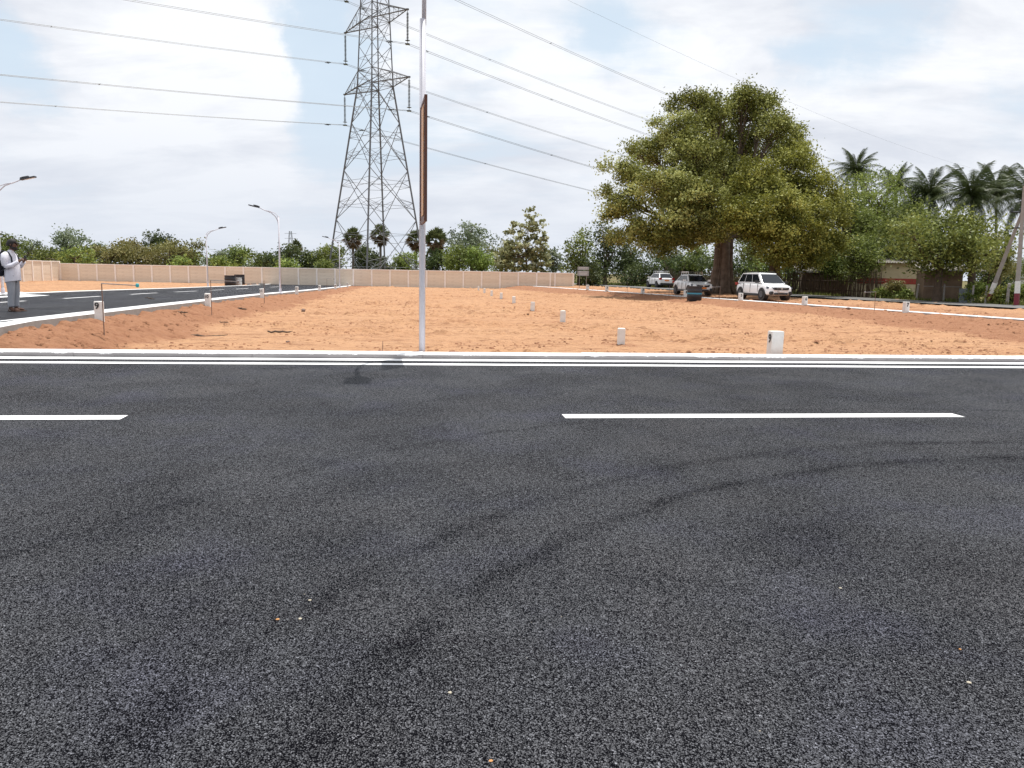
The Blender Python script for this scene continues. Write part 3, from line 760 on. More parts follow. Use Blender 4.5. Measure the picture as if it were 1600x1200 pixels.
def line_hit(px, gxc, zf):
    lo, hi = 12.0, 110.0
    for _ in range(60):
        mid = (lo+hi)/2; x, y = g2w(gxc, mid); v = CM.inverted() @ Vector((x, y, zf(mid)))
        if 800+FPX*v.x/-v.z < px: lo = mid
        else: hi = mid
    x, y = g2w(gxc, lo); return Vector((x, y, zf(lo))), lo
first = True
for (px, side_, lab) in ((438, 1, 'white street lamp on the right kerb of the side road, arm bent left, nearer one'),
                         (531, 1, 'small far street lamp on the right kerb just left of the pylon foot'),
                         (325, -1, 'white street lamp on the far verge with its arm bent right, near the dark drums'),
                         (5, -1, 'white street lamp cut by the left picture edge behind the man')):
    gxc = KX+.3 if side_ > 0 else KX-8.9
    p, gy_ = line_hit(px, gxc, lambda t: float(zroad(t))-.02)
    o = lp if first else copy_tree(lp); first = False
    o.location = p; o.rotation_euler = (0, 0, TH+(math.pi if side_ > 0 else 0)); tagp(o, lab, 'street lamp', 'street lamps along the side road')

# tall near lamp with the advertising frame
NP = Vector((atY(659.5, 551, 14.62).x, 14.62, .03))
nl = empty('street_lamp', NP, TH, 'tall white lamp pole with a brown and gold board, right at the front kerb', 'street lamp')
m = MB(); PT = atY(659, 30, 14.62).z-.03; m.tube([(0, 0, -.2), (0, 0, PT)], .06, 14); m.build('pole', M['polewhite'], nl, True)
m = MB(); m.box((0, 0, .005), (.26, .26, .025)); m.build('base_plate', M['polewhite'], nl)
m = MB(); m.tube([(.022, -.0, PT-.1), (.025, -.02, 6.6), (.04, -.12, 7.05), (.06, -.5, 7.38), (.12, -1.0, 7.52), (.2, -1.5, 7.58)], [.042, .042, .04, .037, .034, .032], 10)
m.build('arm', M['polewhite'], nl, True)
m = MB(); m.box((.22, -1.85, 7.60), (.38, .66, .07)); m.box((.2, -1.5, 7.62), (.16, .24, .11)); h = m.build('lamp_head', M['lampdark'], nl)
MB().box((.22, -1.88, 7.558), (.32, .5, .01)).build('lens', M['lens'], h)
board = empty('advert_board', Vector((-1.635, 13.95, .03)), R(10.6), 'narrow edge-on advertising board in brown frame with gold face on the near lamp pole', 'sign')
w, z0, z1 = 1.1, 2.42, 4.50
m = MB()
for y in (-w/2, w/2): m.box((0, y, (z0+z1)/2), (.05, .05, z1-z0))
for z in (z0+.03, z1-.03): m.box((0, 0, z), (.043, w-.06, .06))
m.build('frame', M['brown'], board)
m = MB(); m.box((0, 0, (z0+z1)/2), (.022, w-.10, z1-z0-.10)); m.build('panel', M['brown'], board)
m = MB(); m.box((-.027, -.14, (z0+z1)/2), (.004, .50, z1-z0-.24)); m.build('gold_stripe', M['gold'], board)
m = MB()
for z in (z0+.3, z1-.3): m.box((-.0, w/2+.04, z), (.04, .10, .05))
m.build('bracket', M['steel'], board)

# ================================================================== STONES
NUM = {}
def number(txt, size, loc, rot, parent, mat=None):
    sc_n = size/.24; size = .24
    if (txt, size) not in NUM:
        cu = bpy.data.curves.new('number', 'FONT'); cu.body = txt; cu.size = size; cu.align_x = 'CENTER'; cu.align_y = 'CENTER'; cu.extrude = .002; cu.offset = .006
        tmp = bpy.data.objects.new('number_tmp', cu); col.objects.link(tmp); bpy.context.view_layer.update()
        me = bpy.data.meshes.new_from_object(tmp.evaluated_get(bpy.context.evaluated_depsgraph_get())); bpy.data.objects.remove(tmp)
        me.materials.clear(); me.materials.append(M['black']); NUM[(txt, size)] = me
    o = link('number', NUM[(txt, size)], parent); o.location = loc; o.rotation_euler = rot; o.scale = (sc_n,)*3; return o
def stone_mesh(w, d, h, seed):
    m = MB(); r2 = random.Random(seed); vs = []
    b = .012
    for (z, i) in ((-.25, 0), (h-b, 0), (h, b)):
        for a, c in ((-1, -1), (1, -1), (1, 1), (-1, 1)): vs.append((a*(w/2-i)+r2.uniform(-.006, .006), c*(d/2-i)+r2.uniform(-.006, .006), z+r2.uniform(-.004, .004)))
    fs = [(0, 3, 2, 1), (8, 9, 10, 11)]
    for k in range(2):
        for j in range(4): fs.append((k*4+j, k*4+(j+1) % 4, k*4+4+(j+1) % 4, k*4+4+j))
    m.add(vs, fs); return m.mesh('stone', mats=[M['stone_white']])
# the big front stone with a 9
p = atZ(1210, 555, .03)
t = empty('marker_stone', (p.x, p.y, .03), TH, 'largest white marker stone with a black 9, right behind the front kerb', 'marker stone', 'white plot marker stones')
link('block', stone_mesh(.25, .2, .5, 1), t); number('9', .24, (-.135, -.02, .34), (R(90), 0, R(-90)), t)
row = [(970, 539, 'nearest plain white stone of the row leading to the wall'), (879, 504.7, 'second plain white stone of the row across the plot'),
       (832, 486.9, 'third plain white stone of the row across the plot'), (803, 475, 'fourth plain white stone of the row, middle of the line'),
       (783, 467.2, 'fifth plain white stone of the row, small'), (768, 462.5, 'sixth plain white stone of the row, before the wall'),
       (757, 458, 'second last tiny stone of the row by the wall'), (747.5, 454.3, 'farthest tiny stone of the row beside the wall')]
for i, (px, py, lab) in enumerate(row):
    p = atZ(px, py, -.13-.10*float(sst((Vector((0, 0)).length+max(0, (2100/(py-424)-50))/35))))
    t = empty('marker_stone', (p.x, p.y, gz(p.x, p.y)), TH+rnd.uniform(-.1, .1), lab, 'marker stone', 'white plot marker stones')
    t.rotation_euler[0] = rnd.uniform(-.03, .03); t.rotation_euler[1] = rnd.uniform(-.04, .04)
    link('block', stone_mesh(.165, .15, .40, i+5), t)
# numbered stones on the left bank
for i, (px, txt, lab) in enumerate(((156, '9', 'leaning white stone numbered 9 on the left bank near the man'), (325, '10', 'white stone numbered 10 beside the side road kerb'),
        (410, '11', 'white stone numbered 11 left of the lamp pole on the bank'), (463.5, '12', 'white stone numbered 12 right of the lamp pole on the bank'),
        (499, '13', 'small white stone numbered 13 far along the bank'), (524, '14', 'tiny white stone numbered 14 near the far end of the bank'), (543, '15', 'tiny white stone at the end of the bank by the wall'))):
    p, gy_ = line_hit(px, KX+.62, lambda t: float(soil_h(np.array([KX+.62]), np.array([t]), False)[0][0]))
    t = empty('marker_stone', (p.x, p.y, p.z-.04), TH+rnd.uniform(-.12, .12), lab, 'marker stone', 'numbered stones along the left bank')
    t.rotation_euler[1] = rnd.uniform(-.05, .05); t.rotation_euler[0] = rnd.uniform(-.04, .04)
    link('block', stone_mesh(.17, .14, .50, i+31), t); number(txt, .20 if len(txt) < 2 else .15, (-.02, -.088, .385), (R(90), 0, 0), t)
for i, (px, txt, lab) in enumerate(((1415, '7', 'white stone numbered 7 on the right drain kerb'), (1257, '6', 'white stone numbered 6 on the drain kerb right of the big car'),
        (1157, '5', 'white stone by the rear wheel of the largest white car'), (1071, '4', 'white stone left of the dark drum by the taxi'), (1004, '3', 'small white stone on the drain kerb before the rear car'),
        (948, '2', 'tiny white stone on the drain kerb right of the sign'), (918, '1', 'tiny white stone on the drain kerb near the wall end'))):
    lo, hi = -10.0, 60.0
    for _ in range(60):
        md = (lo+hi)/2; q = along(DA, DD, DN, md, -.3); v = CM.inverted() @ Vector((*q, DZ))
        if 800+FPX*v.x/-v.z > px: lo = md
        else: hi = md
    q = along(DA, DD, DN, lo, -.3)
    t = empty('marker_stone', (*q, DZ-.12), R(18)+rnd.uniform(-.1, .1), lab, 'marker stone', 'numbered stones along the right drain')
    link('block', stone_mesh(.24, .18, .56, i+51), t); number(txt, .24, (.0, -.100, .42), (R(90), 0, 0), t)

# ---------------- pipe risers with a short arm
def riser(px, gxf, lab, h, arm, cyan=False, kind='L'):
    if kind == 'L':
        p, _ = line_hit(px, gxf, lambda t: float(soil_h(np.array([gxf]), np.array([t]), False)[0][0])); rz = TH
    else:
        lo, hi = -14.0, 60.0
        for _ in range(60):
            md = (lo+hi)/2; q = along(DA, DD, DN, md, gxf); v = CM.inverted() @ Vector((*q, .1))
            if 800+FPX*v.x/-v.z > px: lo = md
            else: hi = md
        q = along(DA, DD, DN, lo, gxf); p = Vector((q[0], q[1], gz(*q))); rz = R(10)
    t = empty('pipe_stake', p, rz, lab, 'stake', 'thin metal stakes with a crossbar along the plot edge')
    m = MB(); m.tube([(0, 0, -.2), (rnd.uniform(-.02, .02), 0, h)], .011, 6); m.build('upright', M['rust'], t)
    if arm:
        m = MB(); m.tube([(0, 0, h), (arm, .02, h-.03)], .012, 6); m.build('crossbar', M['steel'], t)
        m = MB(); m.lathe([(.02, -.04), (.036, -.025), (.036, .025), (.02, .045)], 8, (arm, .02, h-.03)); m.build('tap', M['cyan'] if cyan else M['steel'], t)
riser(163, KX+1.35, 'rusty stake beside stone 9 with a crossbar and cyan tap', 1.12, .72, True)
riser(331, KX+1.35, 'rusty stake with grey crossbar beside stone 10', 1.12, .85)
riser(413, KX+1.3, 'rusty stake beside stone 11', 1.0, 0)
riser(511, KX+1.3, 'small rusty stake far along the left bank', 1.0, .5)
riser(1366, -.9, 'rusty stake with a pale crossbar before the cream house', .92, -.55, kind='R')
riser(1216, -.5, 'thin stake in front of the largest white car', .8, 0, kind='R')
riser(1124, -.5, 'thin stake with crossbar in front of the big trunk', .8, -.5, kind='R')
riser(1045, -.5, 'thin stake in front of the taxi', .8, 0, kind='R')
riser(980, -.5, 'thin stake with crossbar left of the rear car', .8, -.55, kind='R')

# ---------------- drums, bucket, rubble
def drum(loc, r, h, mat, lab, cat, band=None, name='drum', tap=1.0):
    t = empty(name, loc, 0, lab, cat)
    prof = [(r*.96*tap, 0), (r*tap, .02), (r*tap, h*.3), (r*1.04, h*.32), (r*1.0, h*.36), (r*1.0, h*.64), (r*1.05, h*.67), (r*1.0, h*.7), (r*1.0, h*.97), (r*1.04, h), (r*.93, h), (r*.92, h*.85), (.01, h*.84)]
    m = MB(); m.lathe(prof, 20); m.build('shell', mat, t, True)
    if band:
        m = MB(); m.lathe([(r*1.045, h*.46), (r*1.045, h*.56), (r*1.0, h*.56)], 20); m.build('band', band, t)
    return t
q = atZ(1084.5, 471, -.02); dbase = (q.x, q.y, gz(q.x, q.y))
sc_ = q.y/1200
drum(dbase, 11.2*sc_, 23*sc_, M['barrel'], 'black drum with a blue band in front of the taxi', 'drum', M['bluetape'])
kk = 447
for (px, r, h, mat, lab, nm) in ((360, .62, .98, M['barrel'], 'smaller black drum by the wall across the side road', 'drum'), (374.5, .62, 1.08, M['barrel'], 'larger black drum by the wall across the side road', 'drum'),
                              (373.5, .34, .78, M['bucket'], 'white bucket in front of the black drums', 'bucket')):
    gxx = KX-9.6 if nm == 'drum' else KX-9.0
    if px == 374.5: gxx -= .8
    p, gy_ = line_hit(px, gxx, lambda t: float(zroad(t)))
    drum((p.x, p.y, p.z-.03), r*.80, h, mat, lab, 'bucket' if nm == 'bucket' else 'drum', name=nm)
rub = MB(); r2 = random.Random(4)
p, gy_ = line_hit(392, KX-9.4, lambda t: float(zroad(t)))
for k in range(26):
    s = r2.uniform(.1, .28); rub.box((r2.uniform(-1.3, 1.3), r2.uniform(-.6, .6), s*.35), (s, s*.8, s*.7), rz=r2.uniform(0, 3))
o = rub.build('rubble', M['concrete'], loc=p); tagp(o, 'low heap of broken stones right of the black drums', 'rubble', kind='stuff')

# ================================================================== VEGETATION
def leaf_cloud(rs, clumps, crad, n, L, Wd, flat=.7, up=.7):
    K = len(clumps); c = np.repeat(clumps, n, 0); r = np.repeat(crad, n)
    P = c+rs.normal(size=(K*n, 3))*r[:, None]*.5*np.array([1, 1, flat])
    nn = rs.normal(size=(K*n, 3)); nn[:, 2] += up; nn /= np.linalg.norm(nn, axis=1)[:, None]
    t = np.cross(nn, rs.normal(size=(K*n, 3))); t /= np.linalg.norm(t, axis=1)[:, None]+1e-9; b = np.cross(nn, t)
    s = rs.uniform(.7, 1.35, K*n)[:, None]
    V = np.stack([P-t*L*s/2, P+b*Wd*s/2+t*L*.08, P+t*L*s/2, P-b*Wd*s/2+t*L*.08], 1).reshape(-1, 3)
    F = np.arange(K*n*4).reshape(-1, 4)
    ct = np.repeat(rs.uniform(-.32, .32, K), n); tint = np.clip(.5+ct+rs.uniform(-.15, .15, K*n), 0, 1)
    return V, F, np.repeat(tint, 4)
def crown_from_lobes(rs, lobes, per, fill=.55):
    cl = []; own = []
    vol = np.array([l[3] for l in lobes])**2
    for li, l in enumerate(lobes):
        n = max(3, int(per*vol[li]/vol.sum())); d = rs.normal(size=(n, 3)); d /= np.linalg.norm(d, axis=1)[:, None]
        rr = rs.uniform(fill**3, 1, n)**(1/3)*l[3]*np.where(rs.uniform(0, 1, n) < .14, rs.uniform(1.0, 1.3, n), 1)
        sq = np.array([1, 1, l[4] if len(l) > 4 else .85]); cl.append(np.array(l[:3])+d*rr[:, None]*sq); own += [li]*n
    return np.concatenate(cl), np.array(own)
def make_tree(name, label, cat, base, lobes, per, crad, nleaf, L, Wd, leafm, barkm, tr, fork, seed, group=None, lean=(0, 0), limb=.35, stems=1, trunkrad=None, up=.7, twig=.35, fill=.55):
    """lobes in local coordinates (x, y, z, r[, flat])"""
    rs = np.random.RandomState(seed); root = empty(name, base, 0, label, cat, group)
    C, own = crown_from_lobes(rs, lobes, per, fill)
    V, F, ti = leaf_cloud(rs, C, rs.uniform(.7, 1.3, len(C))*crad, nleaf, L, Wd, up=up)
    link('crown', np_mesh('crown', V, F, leafm, {'tint': ti}), root)
    m = MB(); r2 = random.Random(seed)
    fk = Vector((lean[0], lean[1], fork))
    for s in range(stems):
        a = s*2.4; off = Vector((math.cos(a), math.sin(a), 0))*(tr*1.6 if stems > 1 else 0)
        p1 = off*.5+fk*.5+Vector((r2.uniform(-.1, .1)*tr*3, r2.uniform(-.1, .1)*tr*3, 0)); 
        m.tube([off-Vector((0, 0, .4)), off*.9+Vector((0, 0, fork*.08)), p1, fk+off*.6], [tr*1.5, tr*1.12, tr*.85, tr*.75], 9)
    for li, l in enumerate(lobes):
        c = Vector(l[:3]); mid = fk.lerp(c, .5)+Vector((r2.uniform(-.12, .12), r2.uniform(-.12, .12), -.10))*(c-fk).length*.6
        k = max(.25, min(.8, l[3]/max(q[3] for q in lobes)))*limb*tr/.35*.5
        m.tube([fk-Vector((0, 0, .1)), fk.lerp(mid, .5)+Vector((r2.uniform(-.1, .1), 0, 0)), mid, c], [k*1.5, k*1.25, k, k*.45], 6)
        idx = np.where(own == li)[0]
        for j in idx:
            if r2.random() > twig: continue
            e = Vector(C[j]); s0 = mid.lerp(c, r2.uniform(.2, 1)); mm = s0.lerp(e, .5)+Vector((r2.uniform(-.1, .1), r2.uniform(-.1, .1), r2.uniform(-.05, .15)))*(e-s0).length
            m.tube([s0, mm, e], [k*.38, k*.25, k*.08], 4, cap=False)
    m.build('trunk', barkm, root, True)
    return root

def px_lobes(Y, base, items, depth=1.0, seed=0):
    """lobes given where they stand, at forward distance Y"""
    r2 = random.Random(seed); out = []
    for it in items:
        px, py, r = it[:3]; dy = it[3] if len(it) > 3 else r2.uniform(-.5, .5)*depth*2
        YY = Y+dy; p = atY(px, py, YY); out.append((p.x-base.x, p.y-base.y, p.z-base.z, r*YY/1200*1.0))
    return out

# ---- the big rain tree
B = Vector((atY(1127, 455, 62).x, 62, .1))
main = [(1107, 178, 34, 0), (1160, 162, 28, 1), (1190, 178, 26, 1), (1214, 200, 26, -2), (1062, 206, 32, -2), (1016, 236, 26, 2), (985, 268, 24, -3), (1085, 245, 42, -4), (1150, 228, 44, 3),
        (1228, 235, 26, 3), (1245, 208, 11, 0), (1035, 290, 36, -6), (980, 312, 26, -4), (955, 335, 16, -3), (1095, 305, 38, -7), (1150, 295, 44, 5), (1195, 310, 44, 5), (1050, 345, 34, -7), (1000, 362, 26, -5),
        (962, 372, 14, -2), (1112, 355, 30, -7), (1160, 350, 30, 3), (1130, 265, 36, 0), (1070, 305, 40, 5), (1235, 320, 34, 5), (1058, 162, 14, 0), (1085, 152, 14, -1), (1172, 140, 13, 0), (1200, 158, 12, 1),
        (1034, 378, 22, -5), (1075, 372, 20, -4), (946, 300, 11, 0), (952, 258, 9, 0), (1038, 218, 12, 1), (1252, 258, 13, 3), (990, 232, 10, 0), (1028, 192, 9, 0)]
make_tree('rain_tree', 'huge spreading old tree with thick fluted trunk behind the parked cars', 'tree', B, px_lobes(62, B, main, seed=2), 1250, .72, 135, .18, .105,
          M['leaf_rain'], M['barkgrey'], .44, 4.6, 3, limb=.42, stems=5, twig=.6, fill=.25)
# fluted aerial roots about the trunk
m = MB(); r2 = random.Random(8)
for k in range(26):
    a = k*2*math.pi/26+r2.uniform(-.1, .1); rr = r2.uniform(.62, 1.0); R0 = r2.uniform(.95, 1.7); rr *= .84
    m.tube([(R0*math.cos(a), R0*math.sin(a), -.3), (rr*1.05*math.cos(a), rr*1.05*math.sin(a), .7), (rr*.85*math.cos(a+.1), rr*.85*math.sin(a+.1), 2.2), (rr*.7*math.cos(a+.2), rr*.7*math.sin(a+.2), 4.4), (rr*.6*math.cos(a), rr*.6*math.sin(a), 5.2)],
           [r2.uniform(.10, .26), r2.uniform(.08, .2), r2.uniform(.08, .16), .12, .1], 6)
rt = [o for o in bpy.data.objects if o.name.startswith('rain_tree')][0]
m.build('root', M['barkgrey'], rt, True)
# ---- yellow-green tree at its right
B2 = Vector((atY(1213, 452, 57).x, 57, .15))
sec = [(1180, 285, 40, -2), (1235, 270, 38, 1), (1275, 300, 34, 0), (1298, 338, 28, 1), (1205, 335, 50, -4), (1255, 350, 48, -2), (1165, 335, 36, -4), (1290, 380, 30, 2), (1210, 385, 34, -3), (1240, 240, 22, 2), (1255, 395, 34, 0)]
make_tree('yellow_green_tree', 'bushy yellow-green tree right of the huge trunk, over the largest car', 'tree', B2, px_lobes(57, B2, sec, seed=4), 620, .68, 120, .175, .10,
          M['leaf_yellow'], M['bark'], .24, 3.0, 5, limb=.3, stems=2, lean=(-.3, 0), twig=.4, fill=.4)

def simple_tree(px, top, wpx, Y, basepx, name, label, leafm, seed, dens=1.0, leaf=.36, group=None, bark='bark', airy=False, bottom=None, nl=None):
    """a tree whose crown spans top .. bottom (where it stands) at distance Y"""
    rs = random.Random(seed); bz = -.35 if Y > 84 else .1
    b = atY(basepx, 430, Y); base = Vector((b.x, Y, bz)); bottom = bottom or 425
    hpx = bottom-top; items = []
    n = nl or 8
    for k in range(n):
        u = (k+.5)/n; yy = top+hpx*(.12+.72*u); prof = math.sin(math.pi*min(1, .28+u*.62)); rr = wpx*.5*prof
        for s in range(2):
            r = rs.uniform(.24, .36)*min(wpx, hpx)*(.75 if u < .2 else 1); xx = px+rs.uniform(-1, 1)*max(0, rr-r*.6)
            items.append((xx, yy+rs.uniform(-.05, .05)*hpx, r, rs.uniform(-1, 1)*rr*Y/1200))
    items.append((px+rs.uniform(-.1, .1)*wpx, top+wpx*.17, wpx*.17, 0))
    lb = px_lobes(Y, base, items, seed=seed); area = wpx*hpx*(Y/1200)**2
    per = int(min(420, (9 if airy else 15)*math.sqrt(area)*dens)); crad = .9 if not airy else .6
    crad *= Y/110 if Y > 110 else 1
    nleaf = int((34 if airy else 46)*dens)
    return make_tree(name, label, 'tree', base, lb, per, crad, nleaf, leaf, leaf*.5, leafm, M[bark], .16+wpx*.0012*Y/60, (435-bottom)/1200*Y+1.2+.25*hpx*Y/1200, seed, group, limb=.3, twig=.35 if not airy else .7, fill=.3)

G1 = 'trees beyond the compound wall'
T = [ # px, top, width, Y, leaf, label, airy
 (14, 366, 62, 118, 'leaf_green', 'mid green tree behind the man at the left edge', 0),
 (48, 372, 50, 128, 'leaf_grey', 'pale grey-green tree just right of the man', 1),
 (104, 356, 64, 130, 'leaf_grey', 'tallest grey-green round tree above the left wall corner', 0),
 (78, 388, 60, 112, 'leaf_green', 'low dark green bush below the tall grey-green tree', 0),
 (145, 374, 44, 128, 'leaf_grey', 'thin airy grey tree right of the tall grey-green one', 1),
 (120, 386, 56, 104, 'leaf_bright', 'bright green low tree above the left wall corner', 0),
 (172, 378, 74, 112, 'leaf_olive', 'olive tree, left of the olive row behind the wall', 0),
 (215, 376, 84, 118, 'leaf_olive', 'broad olive tree in the middle of the olive row', 0),
 (243, 362, 56, 132, 'leaf_dark', 'dark round top rising behind the olive trees', 0),
 (268, 374, 96, 120, 'leaf_olive', 'broadest olive tree sloping down to the first lamp', 0),
 (300, 388, 60, 126, 'leaf_green', 'green tree at the right end of the olive row', 0),
 (285, 404, 30, 96, 'leaf_bright', 'small bright shrub on top of the wall line, left of the first lamp', 0),
 (336, 394, 40, 120, 'leaf_grey', 'faded tree just behind the first lamp pole', 1),
 (372, 385, 44, 122, 'leaf_green', 'pointed green tree between the two lamps', 0),
 (352, 400, 40, 104, 'leaf_bright', 'bright green bush between the two lamps behind the drums', 0),
 (405, 396, 50, 118, 'leaf_green', 'low green tree left of the second lamp', 0),
 (450, 381, 62, 116, 'leaf_dark', 'dark green tree behind the second lamp', 0),
 (428, 400, 44, 108, 'leaf_dark', 'dark low bush left of the second lamp pole', 0),
 (482, 394, 46, 122, 'leaf_dark', 'dark green tree between the second lamp and the pylon', 0),
 (450, 410, 30, 92, 'leaf_bright', 'small pale bush peeping over the wall at the second lamp', 0),
 (516, 384, 50, 118, 'leaf_green', 'mid green tree at the left foot of the pylon', 0),
 (505, 409, 28, 93, 'leaf_bright', 'small bright shrub over the wall left of the pylon', 0),
 (566, 386, 46, 135, 'leaf_dark', 'dusky tree between the pylon legs on the left', 0),
 (600, 398, 36, 140, 'leaf_dark', 'dusky low tree between the pylon legs in the middle', 1),
 (632, 398, 50, 112, 'leaf_green', 'green bush at the right foot of the pylon', 0),
 (683, 388, 48, 124, 'leaf_dark', 'dark tree under the right-hand fan palms', 0),
 (737, 348, 78, 130, 'leaf_grey', 'airy round grey-green tree between the fan palms and the tall pale tree', 0),
 (716, 384, 46, 108, 'leaf_bright', 'bright green bush, left one below the airy round tree', 0),
 (752, 386, 52, 106, 'leaf_bright', 'bright green bush, right one below the airy round tree', 0),
 (790, 376, 44, 112, 'leaf_olive', 'olive tree left of the tall pale tree', 0),
 (864, 388, 36, 120, 'leaf_grey', 'faint pale tree between the tall pale tree and the dark grove', 1),
 (905, 360, 52, 92, 'leaf_green', 'glossy dark green tree by the end of the wall', 0),
 (946, 342, 60, 96, 'leaf_dark', 'dark tree half hidden at the left of the huge tree', 0),
 (985, 380, 64, 100, 'leaf_dark', 'dark undergrowth tree behind the rear white car', 0),
 (1040, 375, 70, 98, 'leaf_dark', 'dark tree behind the taxi', 0),
 (1090, 380, 60, 90, 'leaf_green', 'green tree behind the huge trunk on its left', 0),
 (1170, 372, 70, 94, 'leaf_green', 'green tree behind the huge trunk on its right', 0),
 (1240, 385, 60, 88, 'leaf_dark', 'dark tree behind the largest car', 0),
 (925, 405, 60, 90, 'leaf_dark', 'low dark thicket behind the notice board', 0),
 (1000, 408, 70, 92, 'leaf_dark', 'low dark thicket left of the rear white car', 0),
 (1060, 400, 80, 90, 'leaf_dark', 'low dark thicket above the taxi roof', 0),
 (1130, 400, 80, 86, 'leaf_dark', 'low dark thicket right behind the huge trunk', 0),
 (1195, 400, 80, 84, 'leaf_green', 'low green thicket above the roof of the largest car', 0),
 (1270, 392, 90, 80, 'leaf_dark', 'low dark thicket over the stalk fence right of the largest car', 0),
 (1335, 400, 80, 80, 'leaf_green', 'low green thicket behind the dusty shed roof', 0),
]
for i, (px, top, w, Y, lf, lab, airy) in enumerate(T):
    b = 430 if Y > 84 else 440
    nm = {'leaf_olive': 'olive_tree', 'leaf_bright': 'green_shrub'}.get(lf, 'tree')
    if 880 < px: b = 442 if top < 388 else 452
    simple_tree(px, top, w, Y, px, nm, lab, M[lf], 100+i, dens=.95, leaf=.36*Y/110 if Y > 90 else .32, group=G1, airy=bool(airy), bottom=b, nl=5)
# tall pale sparse tree
B3 = Vector((atY(822, 430, 96).x, 96, -.35))
it = [(830, 335, 12, 0), (808, 352, 9, 0), (838, 352, 15, 0), (824, 360, 16, 1), (844, 372, 14, -1), (805, 376, 20, 1), (825, 382, 24, -1), (842, 392, 20, 1), (808, 402, 26, -1), (832, 408, 26, 1), (788, 398, 14, 0), (846, 415, 18, 0), (795, 415, 20, 0)]
make_tree('teak_tree', 'tall sparse tree with dusty pale leaves behind the wall', 'tree', B3, px_lobes(96, B3, it, seed=6), 230, .42, 17, .42, .30, M['leaf_rusty'], M['barkgrey'], .14, 4, 77, limb=.3, twig=.8, up=1.2)

# right-hand grove in front of the house and behind
RG = [
 (1322, 282, 60, 70, 'leaf_green', 'green tree between the yellow-green tree and the leftmost coconut palm', 0, 430),
 (1336, 322, 66, 68, 'leaf_green', 'mid green tree below the leftmost coconut palm', 0, 436),
 (1300, 372, 66, 66, 'leaf_green', 'bright green tree right of the largest car before the stalk fence', 0, 448),
 (1366, 262, 104, 78, 'leaf_bright', 'tall light green tree in front of the leftmost coconut palm', 0, 400),
 (1335, 330, 70, 84, 'leaf_green', 'green tree left of the tall light green one', 0, 440),
 (1400, 318, 124, 63, 'leaf_green', 'dense dark-stemmed tree over the cream house roof', 0, 424),
 (1462, 336, 116, 50.5, 'leaf_green', 'dense green tree above the brown hut', 0, 428),
 (1522, 332, 116, 50, 'leaf_fresh', 'yellow-green tree right of the brown hut', 0, 425),
 (1345, 372, 60, 60, 'leaf_green', 'green tree over the stalk fence', 0, 445),
 (1565, 366, 44, 62, 'leaf_olive', 'airy olive tree left of the leaning pole', 1, 440),
 (1430, 290, 44, 90, 'leaf_dark', 'dark tree between the left coconut palms', 0, 380),
 (1582, 410, 40, 130, 'leaf_olive', 'far hazy tree between the two poles', 0, 440),
 (1620, 400, 60, 120, 'leaf_green', 'far green tree cut by the right picture edge', 0, 440),
 (1550, 405, 60, 90, 'leaf_dark', 'dark bush behind the leaning pole', 0, 455),
]
for i, (px, top, w, Y, lf, lab, airy, bt) in enumerate(RG):
    simple_tree(px, top, w, Y, px+(-4 if i % 2 else 5), 'tree', lab, M[lf], 300+i, dens=1.6, leaf=.215, group='trees of the right-hand grove', airy=bool(airy), bottom=bt, nl=6)

def shrub(p, r, h, lf, seed, lab, name='shrub', leaf=.16, group='bushes along the village road'):
    lobes = [(random.Random(seed+k).uniform(-.5, .5)*r, random.Random(seed*3+k).uniform(-.4, .4)*r, h*(.35+.4*random.Random(seed*7+k).random()), r*.5) for k in range(5)]
    return make_tree(name, lab, 'bush', p, lobes, 60, .32, 26, leaf, leaf*.5, M[lf], M['bark'], .03, h*.25, seed, group, stems=3, limb=.2)
# grass tufts beyond the village road
rs = np.random.RandomState(5); N = 26000
t = rs.uniform(-14, 75, N); o_ = 2.0+rs.exponential(3.0, N); X = VA[0]+VD[0]*t+VN[0]*o_; Y = VA[1]+VD[1]*t+VN[1]*o_
keep = fbm(X*.5, Y*.5, 15, 3) > .42; X, Y = X[keep], Y[keep]; N = len(X)
a = rs.uniform(0, 6.3, N); hh = rs.uniform(.12, .42, N); w_ = rs.uniform(.03, .07, N); z0 = np.full(N, .14)
V = np.stack([np.stack([X-w_*np.cos(a), Y-w_*np.sin(a), z0], 1), np.stack([X+w_*np.cos(a), Y+w_*np.sin(a), z0], 1), np.stack([X+rs.normal(size=N)*.12, Y+rs.normal(size=N)*.12, z0+hh], 1)], 1).reshape(-1, 3)
o = link('grass', np_mesh('grass', V, np.arange(N*3).reshape(-1, 3), M['grass'], {'tint': np.repeat(rs.uniform(.1, .95, N), 3)})); tagp(o, 'rough green grass beyond the village road', 'grass', kind='stuff')

